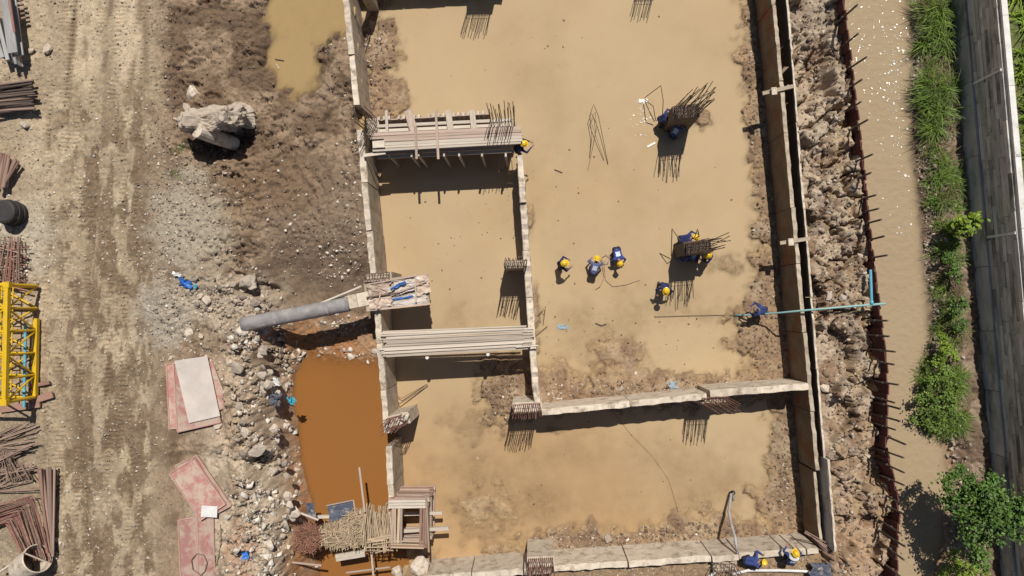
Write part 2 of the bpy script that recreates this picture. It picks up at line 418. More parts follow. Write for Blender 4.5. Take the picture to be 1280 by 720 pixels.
def terrain(X, Y, fine=True):
    U, V = proj(X, Y, 1.8)
    U0, V0 = proj(X, Y, 0.0)
    n_big = fbm(X * 0.25, Y * 0.25, 1, 3) - 0.5
    n_mid = fbm(X * 0.9, Y * 0.9, 2, 4) - 0.5
    n_fin = fbm(X * 4.0, Y * 4.0, 3, 4) - 0.5
    f1, f2, cid = worley(X * 1.7 + n_mid * 1.2, Y * 1.7, 11)
    g1, g2, gid = worley(X * 5.0 + n_fin * 1.0, Y * 5.0 + n_mid, 12)
    h1, h2, hid = worley(X * 11.0, Y * 11.0 + n_fin, 13)
    clod = (0.5 - f1) * 0.5 + (cid - 0.5) * 0.25
    clod2 = (0.5 - g1) * 0.5 + (gid - 0.5) * 0.5
    clod3 = (0.5 - h1) * 0.5 + (hid - 0.5) * 0.5
    rdg = 1 - np.abs(fbm(X * 2.6 + 3 * n_mid, Y * 2.6, 71, 4, 0.6) - 0.5) * 4
    rdg2 = 1 - np.abs(fbm(X * 7.5 + n_fin, Y * 7.5, 72, 3, 0.6) - 0.5) * 4
    crumb = 0.55 * rdg + 0.3 * rdg2
    dL = side(X, Y, LW0, LW1); dR = side(X, Y, RW0, RW1); dB = side(X, Y, BW0, BW1)
    # ---- west side: haul road, mud, rubble bank, orange pool
    wv = U + 14 * n_mid
    z = np.full_like(X, ROADZ) + 0.10 * n_big
    mudm = ss(190, 260, wv)                                      # churned mud east of the road
    flat = ss(318, 350, wv) * ss(175, 215, V + 20 * n_mid) * (1 - ss(335, 420, V))              # track loops beside the pit wall
    z = z - 0.55 * ss(215, 370, wv) * (1 - ss(380, 440, V))
    rough_amt = mudm * (1 - 0.75 * flat) * (1 - 0.7 * blob(U, V, 230, 270, 60, 70, 1))
    z = z + rough_amt * (0.45 * clod + 0.4 * n_mid + 0.12 * clod3 + (0.30 * clod2 + 0.24 * crumb) * (0.25 + 0.75 * ss(.42, .6, fbm(X * .8, Y * .8, 77, 3))))
    z = z + (1 - mudm) * (0.05 * clod2 + 0.05 * clod3 + 0.07 * n_fin + 0.03 * crumb) * (1 - 0.75 * blob(U, V, 145, 45, 70, 70, 2))
    # wheel loops in the mud beside the wall
    rr = np.hypot((U - 335) / 1.0, (V - 285) / 1.25)
    z = z + flat * (0.06 * np.sin(rr / 2.2 + 11 * n_mid + 5 * n_big) * ss(0.4, 0.58, fbm(X * .6, Y * .6, 49, 3)) * ss(25, 45, rr) * ss(150, 110, rr) + 0.045 * clod3 + 0.04 * clod2 + 0.05 * n_fin + 0.06 * crumb)
    # wheel ruts along the road
    lane = np.zeros_like(X)
    for rx, dep, wd in ((92, 0.09, 6), (128, 0.12, 4), (150, 0.06, 5), (171, 0.11, 4), (78, 0.08, 3), (112, 0.07, 4), (185, 0.08, 3)):
        c = rx + 6 * (vnoise(V / 90.0, V * 0 + rx, 40) - 0.5) * 2 - (V - 300) * 0.012 + np.where(V < 110, (110 - V) * 0.10, 0)
        g = np.exp(-((U - c) / wd) ** 2)
        gm = ss(0.34, 0.62, vnoise(V / 55.0, U * 0 + rx * 3, 47)) 
        z = z - g * dep * (0.4 + fbm(X, Y * 0.5, 41, 3)) * gm * (1 - mudm)
        lane = np.maximum(lane, g * gm)
        z = z + g * 0.04 * np.sin(V * 1.25 + 9 * n_mid) * (1 - mudm) * ss(0.45, 0.6, vnoise(V / 30.0, U * 0 + rx, 44))
    # rubble bank and the drop to the orange pool
    pe = poly(V0, POOLW) + 6 + 9 * n_mid + 1.2 * n_fin
    crest = ss(350, 420, V) * ss(285, 325, wv) * ss(395, 340, wv)
    z = z + crest * (0.55 * clod + 0.42 * clod2 + 0.18 * clod3 + 0.5 * n_mid + 0.25 * crumb)
    vv = V0 - 0.10 * (U0 - 400) + 10 * n_mid
    drop_w = ss(pe - 40, pe + 8, U0)
    rub = ss(330, 350, U0) * ss(370, 420, V0)
    zs = lerp(z, 0.18, ss(270, 395, vv) * ss(330, 385, U0 + 0.12 * (400 - V0)) * drop_w)      # ground falling south to the pool
    zs = lerp(zs, -0.45, ss(428, 486, vv) * drop_w)
    zs = zs + rub * ss(500, 430, V0) * (0.20 * clod2 + 0.12 * clod3 + 0.1 * n_mid)
    z = zs
    for cu, cv, ru, rv in ((244, 492, 46, 54), (250, 608, 46, 44), (247, 690, 30, 50)):      # trodden flat where the panels lie
        q = np.maximum(np.abs(U - cu) / ru, np.abs(V - cv) / rv)
        z = lerp(z, 2.55, ss(1.12, 0.92, q) * 0.93)
    # pond at the top
    pond = np.maximum(blob(U, V, 385, 15, 62, 46, 5, 0.35), blob(U, V, 366, 75, 36, 48, 6, 0.3))
    pond = np.maximum(pond, 0.52 * blob(U, V, 428, 158, 18, 42, 7, 0.35))
    z = lerp(z, POND - 0.28 + 0.06 * clod2, pond)
    # hollow behind the broken footing
    z = z - 0.55 * blob(U, V, 276, 176, 38, 24, 8, 0.2)
    z = z - 0.9 * blob(U, V, 338, 445, 9, 34, 108, 0.5) - 0.8 * blob(U, V, 331, 577, 13, 12, 109, 0.4) - 0.5 * blob(U, V, 322, 362, 18, 8, 110, 0.5)
    z = z - 0.5 * blob(U, V, 250, 6, 18, 10, 9, 0.3)
    # ---- pit floor
    inside = (dL > -0.12) & (dR < 0.12) & (dB > -0.12)
    pf = np.full_like(X, -0.30) + 0.22 * n_big + 0.14 * n_mid + 0.04 * n_fin
    bars = [(474, 70, 22, 80, .46, 20), (492, 125, 22, 20, .42, 21), (946, 60, 20, 90, .50, 22), (952, 170, 16, 50, .44, 23),
            (962, 260, 20, 70, .46, 24), (958, 360, 22, 60, .46, 25), (965, 440, 46, 58, .50, 26), (905, 486, 85, 16, .50, 27),
            (790, 488, 110, 20, .50, 28), (778, 446, 30, 26, .27, 29), (690, 492, 26, 30, .46, 30), (632, 492, 28, 40, .42, 31),
            (612, 455, 16, 14, .22, 32), (985, 540, 22, 60, .48, 33), (980, 630, 34, 40, .46, 34), (865, 668, 50, 24, .52, 35),
            (745, 678, 80, 18, .52, 36), (930, 672, 60, 16, .46, 37), (606, 655, 32, 40, .20, 38), (585, 530, 26, 20, .2, 39),
            (878, 152, 10, 12, .55, 40), (905, 330, 20, 12, .26, 41), (660, 275, 6, 16, .38, 42), (668, 395, 6, 40, .36, 43),
            (700, 690, 60, 10, .48, 44), (520, 690, 30, 14, .4, 45)]
    barm = np.zeros_like(X)
    for cx, cy, rx, ry, hh, sd in bars:
        b = blob(U0, V0, cx, cy, rx, ry, sd, 0.95, 0.6)
        pf = pf + hh * b; barm = np.maximum(barm, b * min(1, hh / 0.4))
    pf = pf + 0.16 * blob(U0, V0, 770, 420, 150, 45, 46, 0.8, 0.6) + 0.15 * blob(U0, V0, 760, 600, 240, 60, 47, 0.8, 0.7)
    pf = pf + 0.07 * blob(U0, V0, 740, 260, 90, 60, 48, 0.6, 0.7)
    pf = pf - 0.16 * blob(U0, V0, 862, 432, 64, 34, 49, 0.4, 0.3)
    pf = np.minimum(pf, 0.10 + 0.1 * n_mid)
    pf = pf + barm * (0.09 * clod2 + 0.06 * clod3 + 0.05 * n_fin)
    z = np.where(inside, pf, z)
    # ---- east strip between the pit and the sheet piling, canal, far bank
    east = (dR >= 0.12)
    ez = 1.40 + 0.45 * n_big
    k1, k2, kid = worley(X * 0.95 + n_mid * 2.2 + n_fin * .12, Y * 0.75 + n_mid * 1.6 + n_fin * .1, 21)
    slab = np.where(kid > 0.35, 0.35 + 0.4 * kid, 0.0) * ss(0.02, 0.16, k2 - k1)
    ez = ez + slab + 0.18 * clod + 0.10 * clod2 + 0.05 * clod3 + 0.45 * n_mid + 0.16 * crumb
    ez = ez - 0.55 * blob(U, V, 1012, 85, 22, 40, 50, 0.5) - 0.4 * blob(U, V, 1022, 205, 18, 16, 51, 0.5)
    ez = ez + 0.30 * blob(U, V, 1048, 70, 14, 90, 52, 0.4)
    dE = side(X, Y, W(983, 0, 2.2), W(1029.5, 575, 2.2))
    ez = np.where(dE < 0.03, 0.4, ez)
    ez = ez + 0.20 * ss(-26, -6, U - poly(V, SHEET) + 12) * ss(420, 340, V)
    z = np.where(east, ez, z)
    UC, VC = proj(X, Y, 2.6)
    sp = poly(VC, SHEET)
    bk = poly(VC, BANK) + 10 * n_mid + 4 * n_fin
    dS = UC - sp
    z = np.where(dS > 1, CANAL - 0.55 + 0.1 * n_mid, z)
    bank = 2.30 + 0.65 * ss(-6, 36, UC - bk) + ss(-4, 10, UC - bk) * (0.22 * clod + 0.2 * clod2 + 0.08 * clod3 + 0.2 * n_mid)
    z = np.where(dS > 1, np.maximum(z, lerp(z, bank, ss(-14, 2, UC - bk))), z)
    dF = side(X, Y, FLOOD0, FLOOD1)
    z = np.where(dF > 0.15, 5.05 + 0.1 * n_mid, z)
    # ground south of the south wall and north of the pit
    south = (dB <= -0.12) & (dL > -0.12) & (dR < 0.12)
    z = np.where(south, 1.55 + 0.10 * clod2 + 0.05 * clod3 + 0.12 * n_mid, z)
    z = np.where(inside & (Y > 22), 1.9, z)
    return z, dict(U=U, V=V, U0=U0, V0=V0, inside=inside, east=east, dS=dS, bkd=UC - bk, dF=dF, south=south, n_big=n_big,
                   n_mid=n_mid, n_fin=n_fin, mudm=mudm, flat=flat, barm=barm, rub=rub, crest=crest, cid=cid, gid=gid, hid=hid,
                   dL=dL, lane=lane, kid=kid, pond=pond, pe=U0 - pe)

Z, T = terrain(X, Y)

def gz(x, y):
    """ground height under a point"""
    i = int(np.clip(np.searchsorted(AX, x), 1, len(AX) - 1)); j = int(np.clip(np.searchsorted(AY, y), 1, len(AY) - 1))
    return float(Z[j, i])
def G(px, py, zmin=None, lift=0.0):
    """ground point seen at a photo pixel"""
    z = 2.0
    for _ in range(8):
        p = W(px, py, z); z = gz(p.x, p.y)
        if zmin is not None: z = max(z, zmin)
    p = W(px, py, z)
    return Vector((p.x, p.y, z + lift))

# ---- ground colours: what the soil itself is made of, region by region
def rgb(*c): return np.array(c)[None, None, :]
def mixc(c, d, m): return c + (d - c) * m[..., None]
U, V = proj(X, Y, Z)
pat = fbm(X * 1.3, Y * 0.38, 61, 5, 0.6); pat2 = fbm(X * 2.2, Y * 1.2, 62, 4); pat3 = fbm(X * 1.1, Y * 1.1, 63, 4)
C = np.broadcast_to(rgb(0.325, 0.258, 0.185), X.shape + (3,)).copy()
C = mixc(C, rgb(0.40, 0.325, 0.235), ss(0.45, 0.65, pat3))                       # dry dusty patches
C = mixc(C, rgb(0.19, 0.138, 0.095), ss(0.49, 0.58, pat) * ss(70, 100, U) * ss(215, 185, U) * 1.0 * ss(60, 200, V))   # damp wheel lanes
C = mixc(C, rgb(0.46, 0.375, 0.27), blob(U, V, 104, 45, 20, 70, 70, 0.25) * 0.9)
C = mixc(C, rgb(0.48, 0.39, 0.285), blob(U, V, 160, 40, 17, 75, 71, 0.25) * 0.9)
C = mixc(C, rgb(0.17, 0.125, 0.09), np.exp(-((U - 128 + (110 - V) * -0.10) / 4.5) ** 2) * ss(115, 95, V) * ss(.3, .5, pat2) * .9)
C = mixc(C, rgb(0.20, 0.15, 0.105), np.exp(-((U - 84 + (110 - V) * -0.10) / 3.5) ** 2) * ss(125, 95, V) * .8)
C = mixc(C, rgb(0.20, 0.15, 0.105), np.exp(-((U - 182) / 4.0) ** 2) * ss(125, 95, V) * .7)
C = mixc(C, rgb(0.15, 0.105, 0.07), ss(0.58, 0.64, pat2) * ss(40, 90, U) * ss(210, 180, U) * 0.8 * ss(90, 130, V))      # damp spots
C = mixc(C, rgb(0.19, 0.135, 0.09), T['lane'] * 0.75 * ss(.35, .6, fbm(X * 1.5, Y * .6, 96, 3)))
mud = ss(178, 215, U + 14 * T['n_mid'])
mc = mixc(np.broadcast_to(rgb(0.265, 0.195, 0.14), X.shape + (3,)), rgb(0.15, 0.103, 0.071), ss(0.4, 0.62, pat3))
C = mixc(C, mc, mud)
C = mixc(C, rgb(0.34, 0.305, 0.245), blob(U, V, 235, 280, 50, 62, 72, 0.5) * 0.85)          # grey crushed stone
C = mixc(C, rgb(0.33, 0.31, 0.27), blob(U, V, 205, 395, 32, 40, 73, 0.6) * 0.7)
C = mixc(C, rgb(0.205, 0.152, 0.112), T['flat'] * 0.7 * (U < 480))
C = mixc(C, rgb(0.17, 0.11, 0.07), blob(U, V, 330, 230, 70, 45, 74, 0.6) * 0.6)
C = mixc(C, rgb(0.40, 0.34, 0.27), blob(U, V, 285, 375, 70, 36, 75, 0.6) * 0.75)            # pale rubble
C = mixc(C, rgb(0.47, 0.39, 0.305), blob(U, V, 310, 600, 62, 190, 76, 0.5) * 0.9)
C = mixc(C, rgb(0.24, 0.18, 0.135), blob(U, V, 310, 600, 62, 190, 176, 0.5) * ss(.5, .62, pat2) * .7)
C = mixc(C, rgb(0.37, 0.22, 0.15), blob(U, V, 300, 690, 22, 40, 77, 0.5) * 0.6)
C = mixc(C, rgb(0.36, 0.20, 0.12), blob(U, V, 330, 420, 30, 30, 78, 0.6) * 0.4)
C = mixc(C, rgb(0.38, 0.345, 0.29), blob(U, V, 30, 300, 38, 48, 79, 0.5) * 0.7)
C = mixc(C, rgb(0.20, 0.16, 0.12), blob(U, V, 20, 620, 40, 110, 80, 0.5) * 0.6)
C = mixc(C, rgb(0.35, 0.26, 0.19), blob(U, V, 300, 500, 40, 60, 81, 0.5) * 0.5)
rubm = T['rub'] * (T['dL'] < -0.1)
C = mixc(C, rgb(0.34, 0.205, 0.12), rubm * ss(345, 375, U) * ss(395, 430, V) * 0.85)
C = mixc(C, rgb(0.38, 0.16, 0.055), rubm * ss(0.45, 0.6, pat2) * ss(345, 375, U) * 0.4)
# pit floor
pc = mixc(np.broadcast_to(rgb(0.38, 0.27, 0.155), X.shape + (3,)), rgb(0.25, 0.17, 0.10), ss(.48, .62, pat2) * .8)
pc = mixc(pc, rgb(0.27, 0.19, 0.125), T['barm'])
pc = mixc(pc, rgb(0.20, 0.135, 0.09), T['barm'] * ss(0.45, 0.65, pat2))
pc = mixc(pc, rgb(0.38, 0.30, 0.215), T['barm'] * ss(0.5, 0.7, pat3) * 0.6)
C = np.where(T['inside'][..., None], pc, C)
# east strip
ec = mixc(np.broadcast_to(rgb(0.40, 0.32, 0.245), X.shape + (3,)), rgb(0.24, 0.165, 0.115), ss(0.48, 0.62, pat3))
ec = mixc(ec, rgb(0.36, 0.325, 0.28), ss(.52, .64, fbm(X * .8, Y * .5, 95, 4)) * .35)
ec = mixc(ec, rgb(0.40, 0.30, 0.195), ss(0.5, 0.7, pat2) * ss(1020, 1060, U) * 0.8)
ec = mixc(ec, rgb(0.30, 0.19, 0.115), ss(560, 640, V) * 0.5)
C = np.where(T['east'][..., None], ec, C)
bc = mixc(np.broadcast_to(rgb(0.155, 0.11, 0.08), X.shape + (3,)), rgb(0.26, 0.20, 0.15), ss(0.45, 0.65, pat2))
bc = mixc(bc, rgb(0.38, 0.23, 0.15), ss(14, 0, np.abs(T['bkd'])) * ss(500, 580, V))
C = np.where(((T['dS'] > 0))[..., None], bc, C)
C = np.where((T['dF'] > 0.15)[..., None], mixc(np.broadcast_to(rgb(0.10, 0.12, 0.05), X.shape + (3,)), rgb(0.16, 0.17, 0.06), pat2), C)
C = np.where(T['south'][..., None], mixc(np.broadcast_to(rgb(0.29, 0.205, 0.13), X.shape + (3,)), rgb(0.21, 0.145, 0.095), pat2), C)
C = C * (0.70 + 0.60 * fbm(X * 6, Y * 6, 66, 4, 0.65))[..., None] * (0.93 + 0.14 * T['hid'])[..., None]
C = np.clip(C * rgb(0.99, 0.965, 0.905), 0.02, 0.8)

def grid_mesh(name, X, Y, Z, keep=None):
    ny, nx = X.shape
    idx = np.arange(nx * ny).reshape(ny, nx)
    q = np.stack([idx[:-1, :-1], idx[:-1, 1:], idx[1:, 1:], idx[1:, :-1]], -1)
    if keep is not None:
        q = q[keep]
    q = q.reshape(-1, 4)
    co = np.stack([X, Y, Z], -1).reshape(-1, 3)
    used, inv = np.unique(q, return_inverse=True)
    co = co[used]; q = inv.reshape(-1, 4)
    me = bpy.data.meshes.new(name)
    me.vertices.add(len(co)); me.vertices.foreach_set('co', co.astype(np.float32).ravel())
    me.loops.add(q.size); me.loops.foreach_set('vertex_index', q.astype(np.int32).ravel())
    me.polygons.add(len(q)); me.polygons.foreach_set('loop_start', np.arange(0, q.size, 4, dtype=np.int32))
    me.polygons.foreach_set('loop_total', np.full(len(q), 4, dtype=np.int32))
    me.update(calc_edges=True)
    return me, used

def soil_material():
    m = bpy.data.materials.new('soil'); m.use_nodes = True
    n = m.node_tree.nodes; l = m.node_tree.links; b = n['Principled BSDF']
    at = n.new('ShaderNodeAttribute'); at.attribute_name = 'soil'
    tc = n.new('ShaderNodeTexCoord')
    nz = n.new('ShaderNodeTexNoise'); nz.inputs['Scale'].default_value = 9; nz.inputs['Detail'].default_value = 8; nz.inputs['Roughness'].default_value = 0.75
    l.new(tc.outputs['Object'], nz.inputs['Vector'])
    mr = n.new('ShaderNodeMapRange'); mr.inputs[1].default_value = 0.3; mr.inputs[2].default_value = 0.7
    mr.inputs[3].default_value = 0.72; mr.inputs[4].default_value = 1.28
    l.new(nz.outputs[0], mr.inputs[0])
    mx = n.new('ShaderNodeVectorMath'); mx.operation = 'SCALE'
    l.new(at.outputs['Color'], mx.inputs[0]); l.new(mr.outputs[0], mx.inputs['Scale'])
    l.new(mx.outputs[0], b.inputs['Base Color'])
    b.inputs['Roughness'].default_value = 0.92; b.inputs['Specular IOR Level'].default_value = 0.2
    bp = n.new('ShaderNodeBump'); bp.inputs['Strength'].default_value = 0.6; bp.inputs['Distance'].default_value = 0.03
    vo = n.new('ShaderNodeTexNoise'); vo.inputs['Scale'].default_value = 22; vo.inputs['Detail'].default_value = 6
    l.new(tc.outputs['Object'], vo.inputs['Vector']); l.new(vo.outputs[0], bp.inputs['Height']); l.new(bp.outputs[0], b.inputs['Normal'])
    return m
me, used = grid_mesh('ground', X, Y, Z)
ca = me.color_attributes.new('soil', 'FLOAT_COLOR', 'POINT')
ca.data.foreach_set('color', np.concatenate([C.reshape(-1, 3)[used], np.ones((len(used), 1))], 1).astype(np.float32).ravel())
me.materials.append(soil_material())
ground = bpy.data.objects.new('ground', me); COL.objects.link(ground)
kind(ground, 'structure')
ground['label'] = 'churned brown soil with a dusty haul road and rubble banks'

# ---- muddy water: opaque where deep, the bed showing through where it is shallow
def water_material(name, deep, alt, rough, ripple, rscale, dist=0.02):
    m = bpy.data.materials.new(name); m.use_nodes = True
    n = m.node_tree.nodes; l = m.node_tree.links; b = n['Principled BSDF']; o = n['Material Output']
    tc = n.new('ShaderNodeTexCoord')
    nz = n.new('ShaderNodeTexNoise'); nz.inputs['Scale'].default_value = 0.16; nz.inputs['Detail'].default_value = 4
    nz.inputs['Distortion'].default_value = 1.0
    l.new(tc.outputs['Object'], nz.inputs['Vector'])
    at2 = n.new('ShaderNodeAttribute'); at2.attribute_name = 'silt'
    ad = n.new('ShaderNodeMath'); ad.operation = 'MULTIPLY_ADD'; ad.inputs[1].default_value = 0.5
    l.new(nz.outputs[0], ad.inputs[0]); l.new(at2.outputs['Fac'], ad.inputs[2])
    mr = n.new('ShaderNodeMapRange'); mr.inputs[1].default_value = 0.15; mr.inputs[2].default_value = 0.95
    l.new(ad.outputs[0], mr.inputs[0])
    mx = n.new('ShaderNodeMix'); mx.data_type = 'RGBA'; mx.inputs[6].default_value = (*deep, 1); mx.inputs[7].default_value = (*alt, 1)
    l.new(mr.outputs[0], mx.inputs[0]); l.new(mx.outputs[2], b.inputs['Base Color'])
    b.inputs['Roughness'].default_value = rough; b.inputs['IOR'].default_value = 1.33
    at = n.new('ShaderNodeAttribute'); at.attribute_name = 'turbidity'
    tr = n.new('ShaderNodeBsdfTransparent'); ms = n.new('ShaderNodeMixShader')
    l.new(at.outputs['Fac'], ms.inputs[0]); l.new(tr.outputs[0], ms.inputs[1]); l.new(b.outputs[0], ms.inputs[2]); l.new(ms.outputs[0], o.inputs[0])
    bp = n.new('ShaderNodeBump'); bp.inputs['Strength'].default_value = ripple; bp.inputs['Distance'].default_value = dist
    n2 = n.new('ShaderNodeTexNoise'); n2.inputs['Scale'].default_value = rscale; n2.inputs['Detail'].default_value = 3
    l.new(tc.outputs['Object'], n2.inputs['Vector']); l.new(n2.outputs[0], bp.inputs['Height']); l.new(bp.outputs[0], b.inputs['Normal'])
    return m

def water(name, label, level, keepf, m, kturb, silt=None, step=0.15, bounds=(-25, 23.5, -13.2, 24)):
    ax = np.arange(bounds[0], bounds[1], step); ay = np.arange(bounds[2], bounds[3], step)
    x, y = np.meshgrid(ax, ay)
    z, t = terrain(x, y)
    dep = level - z
    k = keepf(x, y, t) & (dep > -0.25)
    kq = k[:-1, :-1] | k[1:, :-1] | k[:-1, 1:] | k[1:, 1:]
    me, used = grid_mesh(name, x, y, np.full_like(x, level), kq)
    a = me.attributes.new('turbidity', 'FLOAT', 'POINT')
    tb = np.clip(1 - np.exp(-kturb * np.maximum(dep, 0)), 0, 1)
    a.data.foreach_set('value', tb.ravel()[used].astype(np.float32))
    a = me.attributes.new('silt', 'FLOAT', 'POINT')
    s = silt(x, y, t) if silt is not None else np.zeros_like(x)
    a.data.foreach_set('value', s.ravel()[used].astype(np.float32))
    me.materials.append(m)
    o = bpy.data.objects.new(name, me); COL.objects.link(o)
    kind(o, 'structure'); o['label'] = label
    return o
water('pit_water', 'pale tan muddy water flooding the excavated pit', WATER, lambda x, y, t: t['inside'],
      water_material('tan_water', (0.468, 0.348, 0.207), (0.45, 0.295, 0.155), 0.03, 0.05, 1.5), 9.0,
      lambda x, y, t: 0.5 * (fbm(x * .35, y * .35, 91, 4) - .5) + 0.35 * blob(t['U0'], t['V0'], 790, 240, 90, 50, 92, .8, .7) + 0.3 * blob(t['U0'], t['V0'], 600, 280, 30, 30, 93, .8, .7) + 0.4 * blob(t['U0'], t['V0'], 755, 345, 40, 24, 97, .9, .7) + 0.4 * blob(t['U0'], t['V0'], 870, 330, 36, 28, 98, .9, .7) + 0.3 * blob(t['U0'], t['V0'], 835, 165, 36, 30, 99, .9, .7) + 0.8 * ss(380, 660, t['V0']) * ss(900, 560, t['U0'] - 0.2 * t['V0']) - 0.1, step=0.1)
water('orange_pool', 'deep orange brown water pool beside the west pit wall', POOL,
      lambda x, y, t: (t['dL'] < 0.0) & (t['V0'] > 400) & (t['U0'] > 335),
      water_material('orange_water', (0.25, 0.107, 0.03), (0.30, 0.135, 0.04), 0.05, 0.03, 1.2), 9.0)
water('mud_pond', 'ochre muddy pond at the top beside the west wall', POND,
      lambda x, y, t: (t['dL'] < 0.0) & (t['V'] < 215) & (t['U'] > 318) & (t['U'] < 462),
      water_material('ochre_water', (0.40, 0.275, 0.125), (0.44, 0.33, 0.19), 0.05, 0.04, 1.5), 6.0)
water('canal_water', 'brown rippling water of the canal behind the sheet piling', CANAL, lambda x, y, t: (t['dS'] > 4) & (t['bkd'] < 20),
      water_material('canal_brown', (0.36, 0.275, 0.175), (0.30, 0.215, 0.13), 0.08, 0.8, 4.0, 0.06), 7.0, step=0.08, bounds=(10, 23.5, -13.2, 16))
# ------------------------------------------------------------------ concrete walls
def wall_run(name, label, pts, z0, z1, th, m, cat='wall', group=None, seg=2.2, jag=0.05, toward=1, topm=None, seed=0, gap=0.012):
    """wall along a foot line (pts: Vectors on the visible face), split into cast panels with joints and a ragged top"""
    rnd = random.Random(seed)
    pts = [Vector((p.x, p.y, 0)) for p in pts]
    t = thing(name, Vector((pts[0].x, pts[0].y, z0)), label, cat, group)
    for a, b in zip(pts[:-1], pts[1:]):
        d = b - a; L = d.length; d.normalize(); nrm = Vector((-d.y, d.x, 0)) * toward   # direction of the hidden side
        n = max(1, round(L / seg)); cuts = [0.0] + [(i + rnd.uniform(-.12, .12)) * L / n for i in range(1, n)] + [L]
        for i in range(n):
            s0 = cuts[i] + gap; s1 = cuts[i + 1] - gap
            mb = MB(); k = max(2, int((s1 - s0) / 0.22))
            off = rnd.uniform(-.012, .012); dz = rnd.uniform(-jag, jag)
            o = 0
            rows = []
            for j in range(k + 1):
                s = s0 + (s1 - s0) * j / k
                p = a + d * s; q0 = p + nrm * off; q1 = p + nrm * (th + rnd.uniform(-.03, .03) * jag * 12)
                zt = z1 + dz + rnd.uniform(-1, 1) * jag
                zt2 = zt + rnd.uniform(-1, 1) * jag * 0.7
                rows.append([(q0.x, q0.y, z0), (q0.x + rnd.uniform(-1, 1) * .01, q0.y + rnd.uniform(-1, 1) * .01, zt - 0.05), (p.x + nrm.x * (off + 0.03), p.y + nrm.y * (off + 0.03), zt),
                             (q1.x - nrm.x * 0.02, q1.y - nrm.y * 0.02, zt2), (q1.x, q1.y, zt2 - 0.05), (q1.x, q1.y, z0)])
            for r in rows: mb.v += r
            for j in range(k):
                for c in range(5):
                    f = (j * 6 + c, (j + 1) * 6 + c, (j + 1) * 6 + c + 1, j * 6 + c + 1)
                    mb.f.append(f if toward > 0 else f[::-1])
            mb.f.append(tuple(range(6))); mb.f.append(tuple(k * 6 + c for c in reversed(range(6))))
            pn = mb.build('panel', m, t)
            if topm is not None:                        # paler strip along the top, lying on the panel
                cp = MB(); W_ = t.location
                for j in range(k + 1):
                    r_ = [Vector(q) for q in rows[j]]
                    e0, e1 = r_[2] - nrm * .02, r_[3] + nrm * .012
                    cp.v += [tuple(e0 + Vector((0, 0, -.03))), tuple(e0 + Vector((0, 0, .02))), tuple(e1 + Vector((0, 0, .02))), tuple(e1 + Vector((0, 0, -.03)))]
                for j in range(k):
                    for c in range(3):
                        f = (j * 4 + c, (j + 1) * 4 + c, (j + 1) * 4 + c + 1, j * 4 + c + 1)
                        cp.f.append(f if toward > 0 else f[::-1])
                cp.f.append((0, 1, 2, 3)); cp.f.append(tuple(k * 4 + c for c in (3, 2, 1, 0)))
                cp.build('pale_top', topm, pn)
    return t

# west wall of the pit (hidden side lies to the west)
wall_run('retaining_wall', 'pale concrete wall along the west side of the pit, beside the mud', [W(446, -40, 0), W(466, 150, 0)], -0.7, 2.38, 0.27, M_CONC, topm=M_CONCW, group='pit walls', toward=-1, seed=1)
wall_run('retaining_wall', 'concrete wall between the shaded timber formwork and the pipe platform', [W(469, 178, 0), W(484.5, 345, 0)], -0.7, 2.36, 0.27, M_CONC, topm=M_CONCW, group='pit walls', toward=-1, seed=2)
wall_run('retaining_wall', 'concrete wall with pale top dividing orange pool from the pit', [W(488.5, 378, 0), W(500.5, 530, 0)], -0.7, 2.33, 0.26, M_CONC, topm=M_CONCW, group='pit walls', toward=-1, seed=3)
wall_run('retaining_wall', 'short concrete wall north of the square timber shaft', [W(502, 545, 0), W(507, 640, 0)], -0.7, 2.30, 0.26, M_CONC, topm=M_CONCW, group='pit walls', toward=-1, seed=4)
# middle wall
wall_run('dividing_wall', 'thin concrete wall running down the middle of the pit', [W(647, 208, 0), W(665, 478, 0), W(667.5, 497, 0)], -0.7, 2.28, 0.30, M_CONCW, group='pit walls', toward=1, seed=5, jag=0.06)
# cross wall, two casts
wall_run('cross_wall', 'long pale cross wall joining the middle wall, western cast', [W(676, 503, 0), W(868, 484, 0)], -0.7, 2.20, 0.28, M_CONCW, group='pit walls', toward=-1, seed=6, seg=3.4, jag=0.05)
wall_run('cross_wall', 'short pale cross wall butting against the east wall, eastern cast', [W(871, 481, 0), W(986, 472, 0)], -0.7, 2.25, 0.30, M_CONCW, group='pit walls', toward=-1, seed=7, seg=2.6, jag=0.05)
# south wall: faces the light, cast in pieces
sw = [(532, 700, 2.0), (594, 694, 2.0), (655, 689, 2.1), (689, 686.5, 2.22), (777, 681, 2.0), (874, 674, 2.05), (906, 671.5, 2.22), (960, 668, 2.05), (972, 667, 2.0), (985, 666, 2.0), (1000, 665, 2.05)]
for i, (a, b) in enumerate(zip(sw[:-1], sw[1:])):
    names = ['leftmost', 'second from left', 'third from left, carrying upright bars', 'fourth from left, with a broken edge', 'fifth from left', 'sixth from left, a narrow raised one',
             'seventh from left, behind the crouched worker', 'eighth from left, a narrow strip', 'ninth from left, a narrow strip', 'last one, in the corner']
    wall_run('wall_block', 'pale cast block of the south pit wall, ' + names[i], [W(a[0], a[1], 0), W(b[0], b[1], 0)], -0.6, b[2], 0.26, M_CONCW,
             group='blocks of the south pit wall', toward=-1, seed=10 + i, seg=4.5, jag=0.05, gap=0.03)
# north wall just beyond the picture's edge: only its shadow shows
wall_run('north_wall', 'concrete wall beyond the top edge casting a dark band on water', [W(440, -17, 0), W(634, -25, 0)], -0.7, 2.3, 0.27, M_CONC, toward=1, seed=22)
